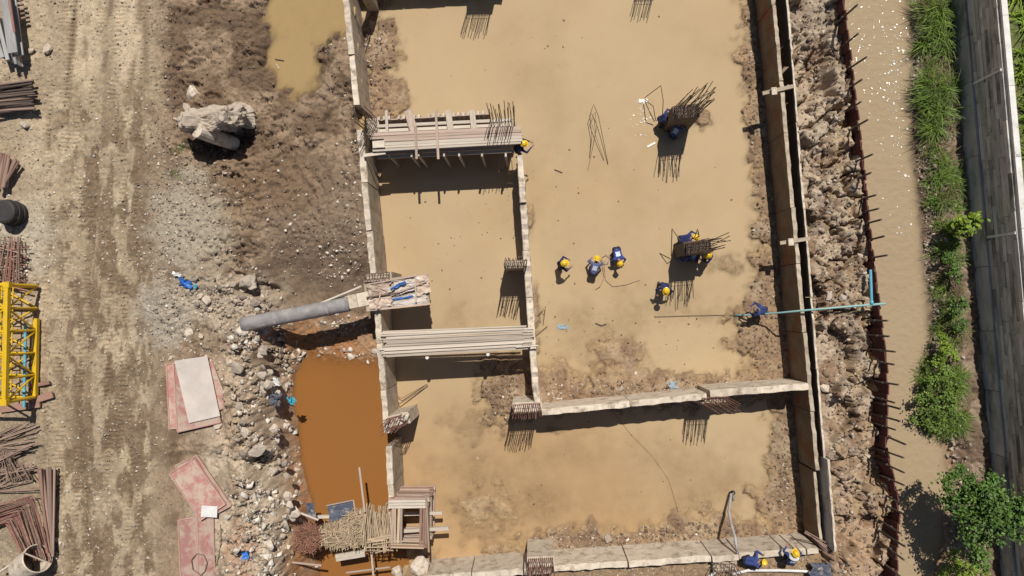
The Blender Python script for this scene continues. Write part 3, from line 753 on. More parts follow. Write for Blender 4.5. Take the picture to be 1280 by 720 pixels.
# east walls: inner retaining wall, taller thin wall behind it
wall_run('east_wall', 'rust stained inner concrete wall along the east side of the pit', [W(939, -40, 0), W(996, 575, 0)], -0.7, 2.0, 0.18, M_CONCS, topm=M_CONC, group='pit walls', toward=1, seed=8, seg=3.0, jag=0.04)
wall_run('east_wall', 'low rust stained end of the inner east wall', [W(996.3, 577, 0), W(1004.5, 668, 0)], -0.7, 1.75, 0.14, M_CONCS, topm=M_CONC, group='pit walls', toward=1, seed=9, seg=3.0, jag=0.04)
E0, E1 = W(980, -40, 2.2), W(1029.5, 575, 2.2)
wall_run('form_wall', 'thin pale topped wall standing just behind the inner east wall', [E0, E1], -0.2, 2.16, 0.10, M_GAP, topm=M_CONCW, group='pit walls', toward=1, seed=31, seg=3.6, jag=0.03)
wall_run('form_wall', 'dark grey form panel wall at the lower right corner of the pit', [W(1034, 574, 2.55), W(1043, 690, 2.55)], -0.2, 2.55, 0.10, M_FLOODL, topm=M_CONCW, group='pit walls', toward=1, seed=32, seg=1.9, jag=0.03)
# short struts tying the two east walls together
for i, (a, b, nm) in enumerate((((950, 117), (992, 108), 'upper'), ((972, 304), (1012, 298), 'lower'))):
    t = thing('wall_strut', W(a[0], a[1], 2.1), 'short concrete strut tied across the east walls, the %s one' % nm, 'strut', 'struts on the east walls')
    plank('beam', W(a[0] + 3, a[1], 2.0), W(b[0], b[1], 2.15), 0.16, 0.14, M_CONC, t)
    plank('clamp', W((a[0] + b[0]) / 2 - 4, (a[1] + b[1]) / 2 - 3, 2.25), W((a[0] + b[0]) / 2 - 3, (a[1] + b[1]) / 2 + 6, 2.25), 0.22, 0.1, M_CONCW, t)

# ------------------------------------------------------------------ sheet piling along the canal
sp_pts = [W(u, v, 2.62) for u, v in SHEET]
t = thing('sheet_pile_wall', Vector((sp_pts[1].x, sp_pts[1].y, 1.0)), 'dark red sheet pile wall holding back the brown canal', 'sheet piling')
s_acc = 0.0; k = 0
for a, b in zip(sp_pts[:-1], sp_pts[1:]):
    L = (b - a).length; d = (b - a).normalized(); nrm = Vector((d.y, -d.x, 0))
    n = max(1, int(L / 0.42)); st = L / n
    for i in range(n):
        p = a + d * (st * (i + .5)); off = 0.03 if k % 2 else -0.03; k += 1
        mb = MB()
        c = Vector((p.x, p.y, 0)) - nrm * off
        mb.box((c.x, c.y, 1.65 + 0.02 * math.sin(k * 2.1)), (st * 1.0, 0.05, 1.95), 0, math.atan2(d.y, d.x))
        q = Vector((p.x, p.y, 0)) + d * (st / 2)
        mb.box((q.x, q.y, 1.64), (0.03, 0.09, 1.93), 0, math.atan2(d.y, d.x))
        mb.build('sheet_pile', M_SHEET, t)
posts = [(1057, 22), (1063, 53), (1066, 84), (1068, 108), (1069, 135), (1071, 160), (1075, 201), (1080, 222), (1083, 247), (1087, 264), (1089, 279), (1093, 300), (1096, 322),
         (1098, 401), (1101, 420), (1104, 438), (1106, 453), (1108, 479), (1107, 499), (1109, 506), (1107, 521), (1108, 533), (1116, 546), (1110, 565), (1113, 581), (1116, 600), (1118, 622), (1118, 636), (1118, 659), (1118, 673), (1117, 686), (1120, 712)]
for i, (u, v) in enumerate(posts):
    p = W(u - 4, v, 2.55); rnd = random.Random(i)
    h = rnd.uniform(0.8, 1.35)
    t = thing('steel_post', Vector((p.x, p.y, 1.6)), 'thin rusty upright post on the sheet piling, %s counting from the top' % ORD[i], 'post', 'posts along the sheet piling')
    tip = Vector((p.x + rnd.uniform(-.08, .08), p.y + rnd.uniform(-.06, .06), 2.55 + h))
    bar('shaft', Vector((p.x, p.y, 1.5)), tip, 0.042, M_POST, t, 6)
    bar('collar', Vector((p.x, p.y, 2.5)), Vector((p.x, p.y, 2.58)), 0.06, M_POST, t, 8)

# ------------------------------------------------------------------ flood wall on the far bank
fd = (FLOOD1 - FLOOD0); FL = fd.length; fd.normalize(); fn = Vector((-fd.y, fd.x, 0))
if fn.x < 0: fn = -fn
fa = FLOOD0 - fd * 3.5; FT = FL + 8
rz = math.atan2(fd.y, fd.x)
t = thing('flood_wall', Vector((fa.x, fa.y, 2.4)), 'tall weathered concrete flood wall with board marks and white coping', 'wall')
mid = fa + fd * (FT / 2)
mb = MB(); c = mid + fn * 0.20
mb.box((c.x, c.y, 3.85), (FT, 0.24, 3.3), 0, rz); mb.build('core', M_FLOOD, t)
rnd = random.Random(4)
# lower lift: big cast panels standing a little proud
s = 0.0
while s < FT - 0.5:
    L = rnd.choice((1.9, 2.4, 2.6, 3.0)); L = min(L, FT - s)
    p = fa + fd * (s + L / 2) - fn * (0.02 + rnd.uniform(-.015, .015))
    for j in range(2):
        mb = MB(); mb.box((p.x + fn.x * 0.02 * j, p.y + fn.y * 0.02 * j, 2.35 + 0.37 + j * 0.70), (L - 0.02, 0.12, 0.69), 0, rz); mb.build('cast_panel', M_FLOODL, t)
    s += L
# upper lift: horizontal formwork boards
zb = 3.79; hb = 0.205
for r in range(8):
    s = rnd.uniform(-1.5, 0)
    while s < FT:
        L = rnd.uniform(0.9, 2.4); a0 = max(s, 0); a1 = min(s + L, FT)
        if a1 - a0 > 0.2:
            p = fa + fd * ((a0 + a1) / 2) + fn * (0.055 + rnd.uniform(-.016, .016))
            mb = MB(); mb.box((p.x, p.y, zb + hb * (r + .5)), (a1 - a0 - 0.012, 0.06, hb - 0.008), 0, rz); mb.build('formwork_board', M_FLOOD, t)
        s += L
# pale vertical joints between the casts
for v in (96, 288):
    p0 = W(1222 + v * 0.075, v + 8, 3.75)
    p = fa + fd * ((p0 - fa).dot(fd))
    mb = MB(); mb.box((p.x, p.y, 4.6), (0.10, 0.05, 1.60), 0, rz); mb.build('joint_strip', M_FLOODTOP, t)
s = 0
while s < FT - 0.1:
    L = min(2.7, FT - s); p = fa + fd * (s + L / 2) + fn * 0.20
    mb = MB(); mb.box((p.x, p.y, 5.53), (L - 0.015, 0.22, 0.16), 0, rz); mb.build('coping', M_FLOODTOP, t)
    s += L

# ------------------------------------------------------------------ wall piers with starter bars
def pier(px, py, zt, L, Tk, ang, nx, ny, blen, label, zb=-0.6, block=M_CONC, barm=M_REBAR, lean=(0, 0), fan=0.06, seed=0, name='wall_pier', zpos=None, stir=2, group='wall piers with starter bars', r=0.016):
    rnd = random.Random(seed)
    c = W(px, py, zt if zpos is None else zpos)
    t = thing(name, Vector((c.x, c.y, zb)), label, 'pier', group)
    mb = MB()
    ca, sa = math.cos(ang), math.sin(ang)
    mb.box((c.x, c.y, (zb + zt) / 2), (L, Tk, zt - zb), 0, ang)
    o = mb.build('concrete_block', block, t)
    P = {}
    for i in range(nx):
        for j in range(ny):
            if 0 < j < ny - 1 and 0 < i < nx - 1: continue
            lx = (i / max(1, nx - 1) - .5) * (L - 0.14); ly = (j / max(1, ny - 1) - .5) * (Tk - 0.12)
            bx, by = c.x + lx * ca - ly * sa, c.y + lx * sa + ly * ca
            h = blen * rnd.uniform(0.82, 1.0)
            tx = bx + lean[0] * h + rnd.uniform(-fan, fan) * h; ty = by + lean[1] * h + rnd.uniform(-fan, fan) * h
            bar('steel_bar', (bx, by, zt - 0.1), (tx, ty, zt + h), r, barm, t, 5)
    for k in range(stir):
        hh = zt + 0.15 + k * 0.28
        q = []
        for sx, sy in ((-1, -1), (1, -1), (1, 1), (-1, 1), (-1, -1)):
            lx, ly = sx * (L / 2 - 0.05), sy * (Tk / 2 - 0.04)
            q.append((c.x + lx * ca - ly * sa + lean[0] * (hh - zt), c.y + lx * sa + ly * ca + lean[1] * (hh - zt), hh))
        mb = MB(); mb.tube(q, 0.010, 5); mb.build('stirrup', barm, t)
    return t
wdir = math.atan2((LW1 - LW0).y, (LW1 - LW0).x)
pier(466, 158, 2.3, 0.55, 0.75, 0.05, 6, 4, 1.9, 'rusty starter bars on the pier at the left end of the timber formwork', lean=(-0.10, 0.03), seed=1, fan=0.03)
pier(629, 158, 1.6, 1.15, 0.42, 0.05, 9, 3, 3.2, 'tall bars on the pier at the right end of the timber formwork', seed=2, fan=0.025)
pier(645, 330, 2.25, 1.05, 0.34, 0.03, 12, 3, 2.2, 'dense starter bars on the pier sticking out west of the middle wall', seed=3, fan=0.03, barm=M_REBARP)
pier(659, 509, 2.25, 1.25, 0.44, 0.06, 14, 3, 2.0, 'pale pier with red brown bars where cross wall meets middle wall', seed=4, fan=0.03, block=M_CONCW, barm=M_REBARR)
pier(890, 499, 1.9, 1.15, 0.40, 0.06, 11, 3, 2.1, 'bent starter bars on the pier halfway along the cross wall', seed=5, fan=0.03, lean=(0.05, -0.05), barm=M_REBARR)
pier(676, 702, 2.25, 1.15, 0.44, 0.05, 13, 3, 2.0, 'starter bars on the south wall pier at the bottom edge', seed=6, fan=0.03, block=M_CONCW, barm=M_REBARR)
pier(498, 525, 2.35, 0.95, 0.50, 0.25, 9, 3, 1.3, 'white topped pier with short reddish bars between orange pool and pit', seed=7, fan=0.12, block=M_CONCW, barm=M_REBARR, lean=(-0.12, -0.1))
pier(473, 346, 2.35, 1.15, 0.36, 0.08, 9, 3, 0.55, 'low dark bar cage on the pier just above the pipe platform', seed=8, fan=0.1, barm=M_REBAR)
pier(602, -50, 2.3, 1.2, 0.40, 0.0, 9, 3, 2.4, 'starter bars beyond the top edge casting a comb of shadow', seed=9, fan=0.03)
pier(824, -70, 2.3, 0.9, 0.40, 0.0, 6, 3, 2.2, 'small pier beyond the top edge casting a shadow spike', seed=10, fan=0.03)
pier(452, -20, 2.3, 0.5, 0.40, 0.0, 4, 3, 2.0, 'corner pier beyond the top edge beside the west wall', seed=14, fan=0.05)
pier(858, 139, 2.2, 1.15, 0.55, 0.10, 12, 5, 2.5, 'freestanding dark pier with splayed rusty bars near the top workers', seed=11, fan=0.09, lean=(0.09, 0.02), block=M_POST, barm=M_REBAR, name='freestanding_pier')
pier(872, 309, 2.1, 1.15, 0.55, 0.08, 12, 5, 2.5, 'freestanding pier with tall bars ringed by three stooping workers', seed=12, fan=0.09, lean=(0.07, -0.01), block=M_POST, barm=M_REBAR, name='freestanding_pier')
pier(906, 708, 1.9, 1.0, 0.40, 0.05, 8, 3, 1.3, 'tangled pinkish bars beside the crouched worker on the south wall', seed=13, fan=0.22, block=M_CONC, barm=M_REBARP)
# ------------------------------------------------------------------ timber formwork across the north bay
def lerp2(a, b, t): return (a[0] + (b[0] - a[0]) * t, a[1] + (b[1] - a[1]) * t)
def PX(u, v, z): return W(u, v, z)
def ptag(o, label, cat, group=None): return tag(o, label, cat, group)

fw = thing('wall_formwork', W(560, 190, 0), 'timber wall formwork spanning the north bay between two piers', 'formwork')
rnd = random.Random(5)
# back shutter with a row of pale uprights along its top
mb = MB(); a = W(473, 150, 2.3); b = W(612, 142, 2.3)
d = (b - a).normalized()
mb.box(((a.x + b.x) / 2, (a.y + b.y) / 2, 1.0), ((b - a).length, 0.05, 2.55), 0, math.atan2(d.y, d.x)); mb.build('shutter_board', M_WOODP, fw)
for i in range(22):
    u = 474 + i * 6.2
    if rnd.random() < 0.12: continue
    p = W(u, 150 - (u - 473) * 0.055, 2.35)
    plank('upright', Vector((p.x, p.y + .06, -0.4)), Vector((p.x, p.y + .06, 2.32 + rnd.uniform(0, .1))), 0.16, 0.09, M_WOODW, fw)
# rails and cross pieces
for v, z, m in ((157, 2.30, M_WOODW), (163, 2.22, M_WOODW), (196, 2.15, M_WOOD), (191, 2.0, M_WOODW)):
    plank('rail', W(472, v + 1, z), W(640, v - 7, z), 0.13, 0.11, m, fw)
for u0, u1, w_, m in ((510, 518, .34, M_WOODP), (560, 564, .26, M_WOOD), (590, 593, .24, M_WOOD), (483, 484, .12, M_WOODW), (545, 546, .10, M_WOODP)):
    plank('cross_piece', W(u0, 138, 2.44), W(u1, 166, 2.44), w_, 0.07, m, fw)
for u in (520, 547):
    plank('cross_piece', W(u - 1, 158, 2.78), W(u + 1, 199, 2.78), 0.10, 0.08, M_WOODP, fw)
for u, w_ in ((487, .18), (515, .28), (524, .16), (556, .2), (575, .2), (603, .2), (632, .25)):
    p = W(u, 194, 2.3)
    plank('upright', Vector((p.x, p.y, -0.4)), Vector((p.x + rnd.uniform(-.04, .04), p.y, 2.35)), w_ * .6, 0.08, M_WOODW, fw)
plank('rail', W(455, 194.5, 2.5), W(482, 191, 2.5), 0.13, 0.10, M_WOODW, fw)
mb = MB(); p0, p1 = W(475, 190, 1.2), W(640, 183, 1.2); d = (p1 - p0).normalized()
mb.box(((p0.x + p1.x) / 2, (p0.y + p1.y) / 2 + .1, 0.95), ((p1 - p0).length, 0.05, 2.3), 0, math.atan2(d.y, d.x)); mb.build('shutter_board', M_WOODP, fw)
# long planks lying on top
pl = [(464, 168.5, 651, 160, .17, M_WOODP), (462, 173, 652, 163.5, .14, M_WOODP), (480, 175.5, 653, 167.5, .16, M_WOODP), (466, 181, 652, 171.5, .17, M_WOODW), (467, 184.6, 653, 175.2, .12, M_WOODW), (466, 188.2, 651, 178.3, .13, M_WOODW)]
for i, (u0, v0, u1, v1, w_, m) in enumerate(pl):
    o = plank('timber_plank', W(u0, v0, 2.62), W(u1, v1, 2.62 + rnd.uniform(-.04, .05)), w_ * .8, 0.08, m)
    ptag(o, 'long plank laid on the timber formwork, %s from the top edge' % ORD[i], 'plank', 'planks on the formwork')
o = plank('timber_block', W(466, 181, 2.72), W(481, 180, 2.72), 0.3, 0.09, M_WOODW); ptag(o, 'pale wooden block lying at the left end of formwork planks', 'block')
# splayed thin bars and wires of the right cage hanging into the bay
for i in range(7):
    u = 624 + i * 2.6
    o = bar('rail_tie', W(u, 198 + rnd.uniform(-3, 3), 1.6), W(u + rnd.uniform(-1, 1), 214 + rnd.uniform(-3, 3), 1.1), 0.014, M_REBARP, fw, 5)

# ------------------------------------------------------------------ bundle of poles across the south bay
rnd = random.Random(9)
for i in range(20):
    f = i / 19
    v0 = 416 + f * 29; v1 = 408 + f * 28
    a0 = rnd.uniform(-6, 4); a1 = rnd.uniform(-10, 6)
    zz = 2.42 + 0.05 * (i % 3) + rnd.uniform(0, .04)
    if rnd.random() < 0.5:
        o = plank('timber_pole', W(480 + a0, v0 + rnd.uniform(-1, 1), zz), W(662 + a1, v1 + rnd.uniform(-1.5, 1.5), zz), rnd.uniform(.06, .12), 0.06, rnd.choice((M_WOOD, M_WOODW, M_WOOD)))
    else:
        o = bar('timber_pole', W(480 + a0, v0 + rnd.uniform(-1, 1), zz), W(662 + a1, v1 + rnd.uniform(-1.5, 1.5), zz), rnd.uniform(.03, .05), rnd.choice((M_WOOD, M_WOODW, M_WOOD)), None, 8)
    ptag(o, 'weathered grey pole in the bundle bridging the south bay, %s from the top' % ORD[i], 'pole', 'poles bridging the south bay')
o = bar('timber_pole', W(645, 434, 2.6), W(673, 432, 2.6), 0.035, M_WOODW, None, 8); ptag(o, 'short pale pole poking east over the middle wall', 'pole')
for u, v in ((534, 447), (610, 443)):
    mb = MB(); p = W(u, v, 2.3); mb.tube([p + Vector((0, 0, -.02)), p + Vector((0, 0, .06))], [.09, .07], 10)
    o = mb.build('white_disc', M_WHITE); ptag(o, 'small white disc hanging below the pole bundle, %s one' % ('left' if u < 560 else 'right'), 'disc')

# ------------------------------------------------------------------ pipe and platform west of the pit
t = thing('culvert_pipe', W(370, 392, 1.7), 'grey metal pipe lying across the dug bank above the orange pool', 'pipe')
mb = MB(); a, b = W(303, 406, 2.75), W(436, 380, 2.62); pts = [a.lerp(b, k / 16) for k in range(17)]
mb.tube(pts, [0.315 + 0.006 * (k % 2) for k in range(17)], 20); mb.build('barrel', M_PIPE, t, True)
for f in (0.28, 0.55, 0.8):
    p = a.lerp(b, f); q = a.lerp(b, f + .012); mb = MB(); mb.tube([p, q], 0.332, 20); mb.build('seam_ring', M_PIPE, t)
# concrete channel
t = thing('channel_slab', W(438, 381, 1.9), 'pale concrete channel section between the grey pipe and the platform', 'slab')
u0 = 414
for i, (ua, ub) in enumerate(((414, 430), (430.5, 446), (446.5, 461))):
    va, vb = 392 - (ua - 414) * .2 - 1, 392 - (ub - 414) * .2 - 1
    mb = MB(); A, B = W(ua, va - 9, 2.62), W(ub, vb - 9, 2.62); d = (B - A)
    c = (A + B) / 2; mb.box((c.x, c.y, 2.5), (d.length, 0.58, 0.22), 0, math.atan2(d.y, d.x)); mb.build('slab_section', M_CONCW, t)
# platform
t = thing('concrete_platform', W(496, 366, -0.5), 'littered concrete platform bridging the west pit wall beside the pipe', 'platform')
ang = 0.105
c = W(496, 366, 2.55); mb = MB(); mb.box((c.x, c.y, 2.46), (2.75, 1.2, 0.2), 0, ang); mb.build('deck', M_CONC, t)
for sx, sy in ((-0.9, -.4), (-0.9, .4), (1.0, -.4), (1.0, .4)):
    x = c.x + sx * math.cos(ang) - sy * math.sin(ang); y = c.y + sx * math.sin(ang) + sy * math.cos(ang)
    bar('leg', (x, y, -0.5), (x, y, 2.36), 0.07, M_WOODW, t, 8)
for yy in (-.62, .62):
    A = Vector((c.x - 1.35 * math.cos(ang) - yy * math.sin(ang), c.y - 1.35 * math.sin(ang) + yy * math.cos(ang), 2.6)); B = Vector((c.x + 1.4 * math.cos(ang) - yy * math.sin(ang), c.y + 1.4 * math.sin(ang) + yy * math.cos(ang), 2.6))
    plank('edge_timber', A, B, 0.08, 0.08, M_WOODP, t)
def rumple(name, pts, z, m, label, cat, amp=0.08, seed=0, n=14, group=None, thick=0.012):
    """a crumpled sheet: four picture corners, wrinkled"""
    rnd = random.Random(seed); P = [W(u, v, z) for u, v in pts]; mb = MB(); off = rnd.uniform(0, 50)
    for j in range(n + 1):
        for i in range(n + 1):
            s, q = i / n, j / n
            p = (P[0].lerp(P[1], s)).lerp(P[3].lerp(P[2], s), q)
            e = mnoise.noise(Vector((s * 3.5 + off, q * 3.5, 0))) * amp * 1.2 + abs(mnoise.noise(Vector((s * 7 + off, q * 9, 4)))) * amp
            p = p + Vector((mnoise.noise(Vector((s * 2, q * 4, off))) * amp * 1.2, mnoise.noise(Vector((s * 4, q * 2, off + 9))) * amp * 1.2, e))
            mb.v.append(tuple(p))
    N = (n + 1) ** 2
    mb.v += [(x, y, zz - thick) for x, y, zz in mb.v]
    for j in range(n):
        for i in range(n):
            k = j * (n + 1) + i
            mb.f.append((k, k + n + 1, k + n + 2, k + 1)); mb.f.append((N + k, N + k + 1, N + k + n + 2, N + k + n + 1))
    for i in range(n):
        for aa, bb in ((i, i + 1), (n * (n + 1) + i + 1, n * (n + 1) + i), ((i + 1) * (n + 1), i * (n + 1)), (i * (n + 1) + n, (i + 1) * (n + 1) + n)):
            mb.f.append((aa, bb, N + bb, N + aa))
    o = mb.build(name, m)
    return tag(o, label, cat, group)
rumple('cement_sheet', [(458, 358), (488, 352), (491, 366), (461, 372)], 2.68, M_BAG, 'crumpled salmon cement sack heap at the left of the platform', 'sack', .12, 1)
rumple('cement_sheet', [(460, 371), (489, 367), (490, 382), (462, 388)], 2.66, M_BAG, 'crumpled pale sheet along the lower edge of the platform', 'sheet', .10, 2)
rumple('cement_sheet', [(492, 353), (518, 347), (521, 362), (494, 369)], 2.64, M_WHT, 'wrinkled whitish sheet across the middle of the platform', 'sheet', .09, 3)
rumple('cement_sheet', [(516, 346), (535, 343), (538, 365), (520, 370)], 2.65, M_BAG, 'wrinkled beige sheet at the right end of the platform', 'sheet', .10, 4)
rumple('cement_sheet', [(491, 371), (533, 366), (534, 379), (493, 385)], 2.63, M_WHT, 'flat pale sheet on the lower right of the platform', 'sheet', .05, 5)
rumple('blue_strip', [(488, 360), (506, 351), (508, 354), (490, 363)], 2.80, M_STRAP, 'bright blue plastic strip lying on the platform, upper one', 'strip', .05, 6)
rumple('blue_strip', [(490, 374), (516, 369), (517, 370.5), (491, 376)], 2.72, M_STRAP, 'thin blue plastic strip lying on the platform, lower one', 'strip', .03, 7)
for i, (a, b, m) in enumerate((((389, 384), (452, 358), M_WOODW), ((462, 355), (520, 345), M_WOODP), ((492, 368), (533, 352), M_WOODP), ((519, 343), (520, 378), M_WOODW), ((458, 372), (500, 366), M_REBAR), ((470, 388), (476, 366), M_WOODP))):
    o = bar('stick', W(a[0], a[1], 2.74), W(b[0], b[1], 2.76), 0.035 if i else 0.05, m, None, 7)
    tag(o, ['pale pole running from the mud up to the platform', 'pinkish stick along the top edge of the platform', 'stick lying diagonally on the right half of the platform', 'pale stick lying across the right end of the platform', 'dark bar lying along the middle of the platform', 'short stick at the lower left corner of the platform'][i], 'stick', 'sticks on the platform')

# ------------------------------------------------------------------ square timber shaft and brushwood by the orange pool
t = thing('timber_shaft', W(510, 655, -0.5), 'square shaft of stacked pinkish timbers over the south west corner', 'timber frame')
c = W(511, 652, 2.4); ang = 0.03
rnd = random.Random(21)
for lv in range(9):
    z = 2.6 - lv * 0.27
    hw, hh = 0.72 + rnd.uniform(-.04, .04), 0.92 + rnd.uniform(-.04, .04)
    for (x0, y0, x1, y1) in ((-hw, hh, hw, hh), (-hw, -hh, hw, -hh)):
        plank('timber', Vector((c.x + x0 - .12, c.y + y0, z)), Vector((c.x + x1 + .12, c.y + y1, z)), 0.15, 0.13, rnd.choice((M_WOODP, M_WOODR, M_WOODP)), t)
    for (x0, y0, x1, y1) in ((-hw, -hh, -hw, hh), (hw, -hh, hw, hh)):
        plank('timber', Vector((c.x + x0, c.y + y0 - .1, z - .13)), Vector((c.x + x1, c.y + y1 + .1, z - .13)), 0.15, 0.13, rnd.choice((M_WOODP, M_WOODR, M_WOODP)), t)
for k in range(4):
    plank('deck_board', Vector((c.x - 0.66 + k * 0.13, c.y - .8, 2.72)), Vector((c.x - 0.62 + k * 0.13 + rnd.uniform(-.05, .05), c.y + .75, 2.72)), 0.10, 0.04, rnd.choice((M_WOODP, M_STICK)), t)
for k in range(3):
    plank('deck_board', Vector((c.x + 0.55 + k * 0.13, c.y - .85, 2.74)), Vector((c.x + 0.58 + k * 0.13, c.y + .9, 2.74)), 0.10, 0.04, rnd.choice((M_WOODP, M_WOODR)), t)
for k in range(3):
    plank('deck_board', Vector((c.x - .8, c.y + .7 + k * .12, 2.76)), Vector((c.x + .85, c.y + .74 + k * .12, 2.76)), 0.10, 0.04, rnd.choice((M_WOODP, M_WOODW)), t)
for k in range(3):
    plank('deck_board', Vector((c.x - .7, c.y - .72 - k * .13, 2.7)), Vector((c.x + .7, c.y - .74 - k * .13, 2.7)), 0.06, 0.05, rnd.choice((M_WOODP, M_STICK)), t)
beams = [((395, 646), (553, 641), .13, 1.5, 'long pale beam passing through the timber shaft above the orange pool'), ((430, 668), (561, 660), .15, 1.65, 'pale beam sticking out furthest east of the timber shaft'), ((420, 697), (456, 691), .30, 1.5, 'wide pale plank below the brushwood over the orange pool')]
for a, b, w_, z, lb in beams:
    tag(plank('timber_beam', W(a[0], a[1], z), W(b[0], b[1], z), w_, 0.13, M_WOODW), lb, 'beam', 'beams under the timber shaft')
poles = [((449, 584), (456, 640), 2.6, M_WOODP, 'slender pink pole leaning over the orange pool'), ((433, 716), (488, 709), 1.2, M_WOODP, 'pinkish pole lying over the orange water at the bottom edge'), ((464, 690), (467, 722), 1.9, M_WOODP, 'short upright pinkish pole below the brushwood'), ((533, 624), (536, 690), 2.85, M_STICK, 'thin pale pole along the east side of the timber shaft'), ((372, 640), (398, 650), 2.2, M_WOODW, 'pale board beside the navy sheet on the rubble, upper'), ((356, 702), (402, 707), 1.7, M_WOODP, 'long weathered pole on the rubble at the lower left')]
for a, b, z, m, lb in poles:
    tag(bar('timber_pole', W(a[0], a[1], z), W(b[0], b[1], z + .1), 0.05, m, None, 8), lb, 'pole', 'poles around the timber shaft')
# brushwood: two layers one can still pick apart, and a fine tangle one cannot
t = thing('brushwood_pile', W(470, 665, 1.8), 'pile of pale dry sticks lying side by side next to the timber shaft', 'brushwood')
for i in range(85):
    u = rnd.uniform(453, 492); v0 = rnd.uniform(628, 650); v1 = rnd.uniform(666, 692)
    bar('dry_stick', W(u, v0, 2.25 + rnd.uniform(0, .35)), W(u + rnd.uniform(-7, 7), v1, 2.25 + rnd.uniform(0, .35)), rnd.uniform(.014, .032), M_STICK, t, 5)
for i in range(14):
    v = rnd.uniform(672, 692)
    bar('dry_stick', W(rnd.uniform(455, 470), v, 2.6), W(rnd.uniform(478, 496), v - rnd.uniform(0, 7), 2.62), rnd.uniform(.014, .028), M_STICK, t, 5)
def tangle(name, cx, cy, rx, ry, z, n, m, label, L=(.2, .5), seed=0, flat=0.2, grid=False, r=(.008, .02)):
    rnd = random.Random(seed); mb = MB()
    for i in range(n):
        a = rnd.uniform(0, 6.28); q = math.sqrt(rnd.random())
        p = W(cx + math.cos(a) * rx * q, cy + math.sin(a) * ry * q, z); p.z += rnd.uniform(-.15, flat) + (1 - q) * flat
        an = rnd.uniform(0, 3.14) if not grid else rnd.choice((0.1, 1.62)) + rnd.gauss(0, .25)
        l = rnd.uniform(*L); d = Vector((math.cos(an), math.sin(an), rnd.uniform(-.25, .25))) * l / 2
        mb.tube([p - d, p + Vector((0, 0, rnd.uniform(-.02, .04))), p + d], rnd.uniform(*r), 4)
    o = mb.build(name, m); kind(o, 'stuff'); o['label'] = label
    return o
M_STICKI = mat('dry_twigs', (0.48, 0.37, 0.25), (0.34, 0.25, 0.16), 0.95, 6, 0.2, 20, rand=0.35, island=True)
tangle('twig_mat', 425, 668, 28, 17, 1.9, 900, M_STICKI, 'mat of short tan twigs left of the stick pile', (.15, .45), 1, .2, True)
tangle('twig_mat', 445, 660, 18, 22, 2.0, 450, M_STICKI, 'loose tan twigs between the mat and stick pile', (.2, .6), 2)
tangle('red_twigs', 386, 672, 17, 17, 2.0, 600, M_BRUSH, 'tangle of red brown twigs at the pool edge', (.2, .5), 3)
rumple('navy_sheet', [(409, 632), (441, 626), (443, 646), (412, 652)], 1.95, M_TARP, 'navy panel with mud splashes beside the brushwood', 'panel', .02, 8)
rumple('navy_sheet', [(382, 630), (391, 628), (396, 646), (386, 648)], 2.0, M_TARP, 'small navy sheet on the rubble at the pool edge', 'sheet', .05, 9)
tag(plank('edge_batten', W(408, 632, 2.0), W(442, 625, 2.02), .05, .05, M_WOODP), 'thin pink batten along the top of the navy panel', 'batten')
tag(plank('edge_batten', W(442, 625, 2.02), W(445, 648, 2.02), .05, .05, M_WOODP), 'thin pink batten along the right side of the navy panel', 'batten')
# broken concrete at the corner below the shaft
ROCKS = []
def rock_mesh(seed, m):
    """angular broken stone: hull of scattered points with a few chips"""
    rnd = random.Random(seed); bm = bmesh.new()
    for _ in range(17):
        d = Vector((rnd.gauss(0, 1), rnd.gauss(0, 1), rnd.gauss(0, 1))).normalized() * rnd.uniform(.72, 1.08)
        bm.verts.new((d.x, d.y * .85, d.z * .8))
    r = bmesh.ops.convex_hull(bm, input=bm.verts)
    bmesh.ops.delete(bm, geom=[v for v in r['geom_interior'] if isinstance(v, bmesh.types.BMVert)], context='VERTS')
    bmesh.ops.bevel(bm, geom=bm.edges[:], offset=.05, segments=1, affect='EDGES')
    me = bpy.data.meshes.new('rock_mesh'); bm.to_mesh(me); bm.free(); me.materials.append(m)
    return me
RM = [rock_mesh(i, M_ROCK) for i in range(6)]; RMG = [rock_mesh(50 + i, M_ROCKG) for i in range(6)]; RMW = [rock_mesh(80 + i, M_CONCW) for i in range(4)]
rk = random.Random(33)
def rock(u, v, s, label, group, meshes=None, z=None, sink=0.25, flat=0.7):
    o = bpy.data.objects.new('rock', rk.choice(meshes or RM))
    p = G(u, v) if z is None else W(u, v, z)
    o.scale = (s * rk.uniform(.8, 1.2), s * rk.uniform(.7, 1.1), s * flat * rk.uniform(.8, 1.2))
    o.location = (p.x, p.y, p.z + s * flat * (1 - 2 * sink) * .6); o.rotation_euler = (rk.uniform(-.3, .3), rk.uniform(-.3, .3), rk.uniform(0, 6.28))
    COL.objects.link(o); return tag(o, label, 'rock', group)
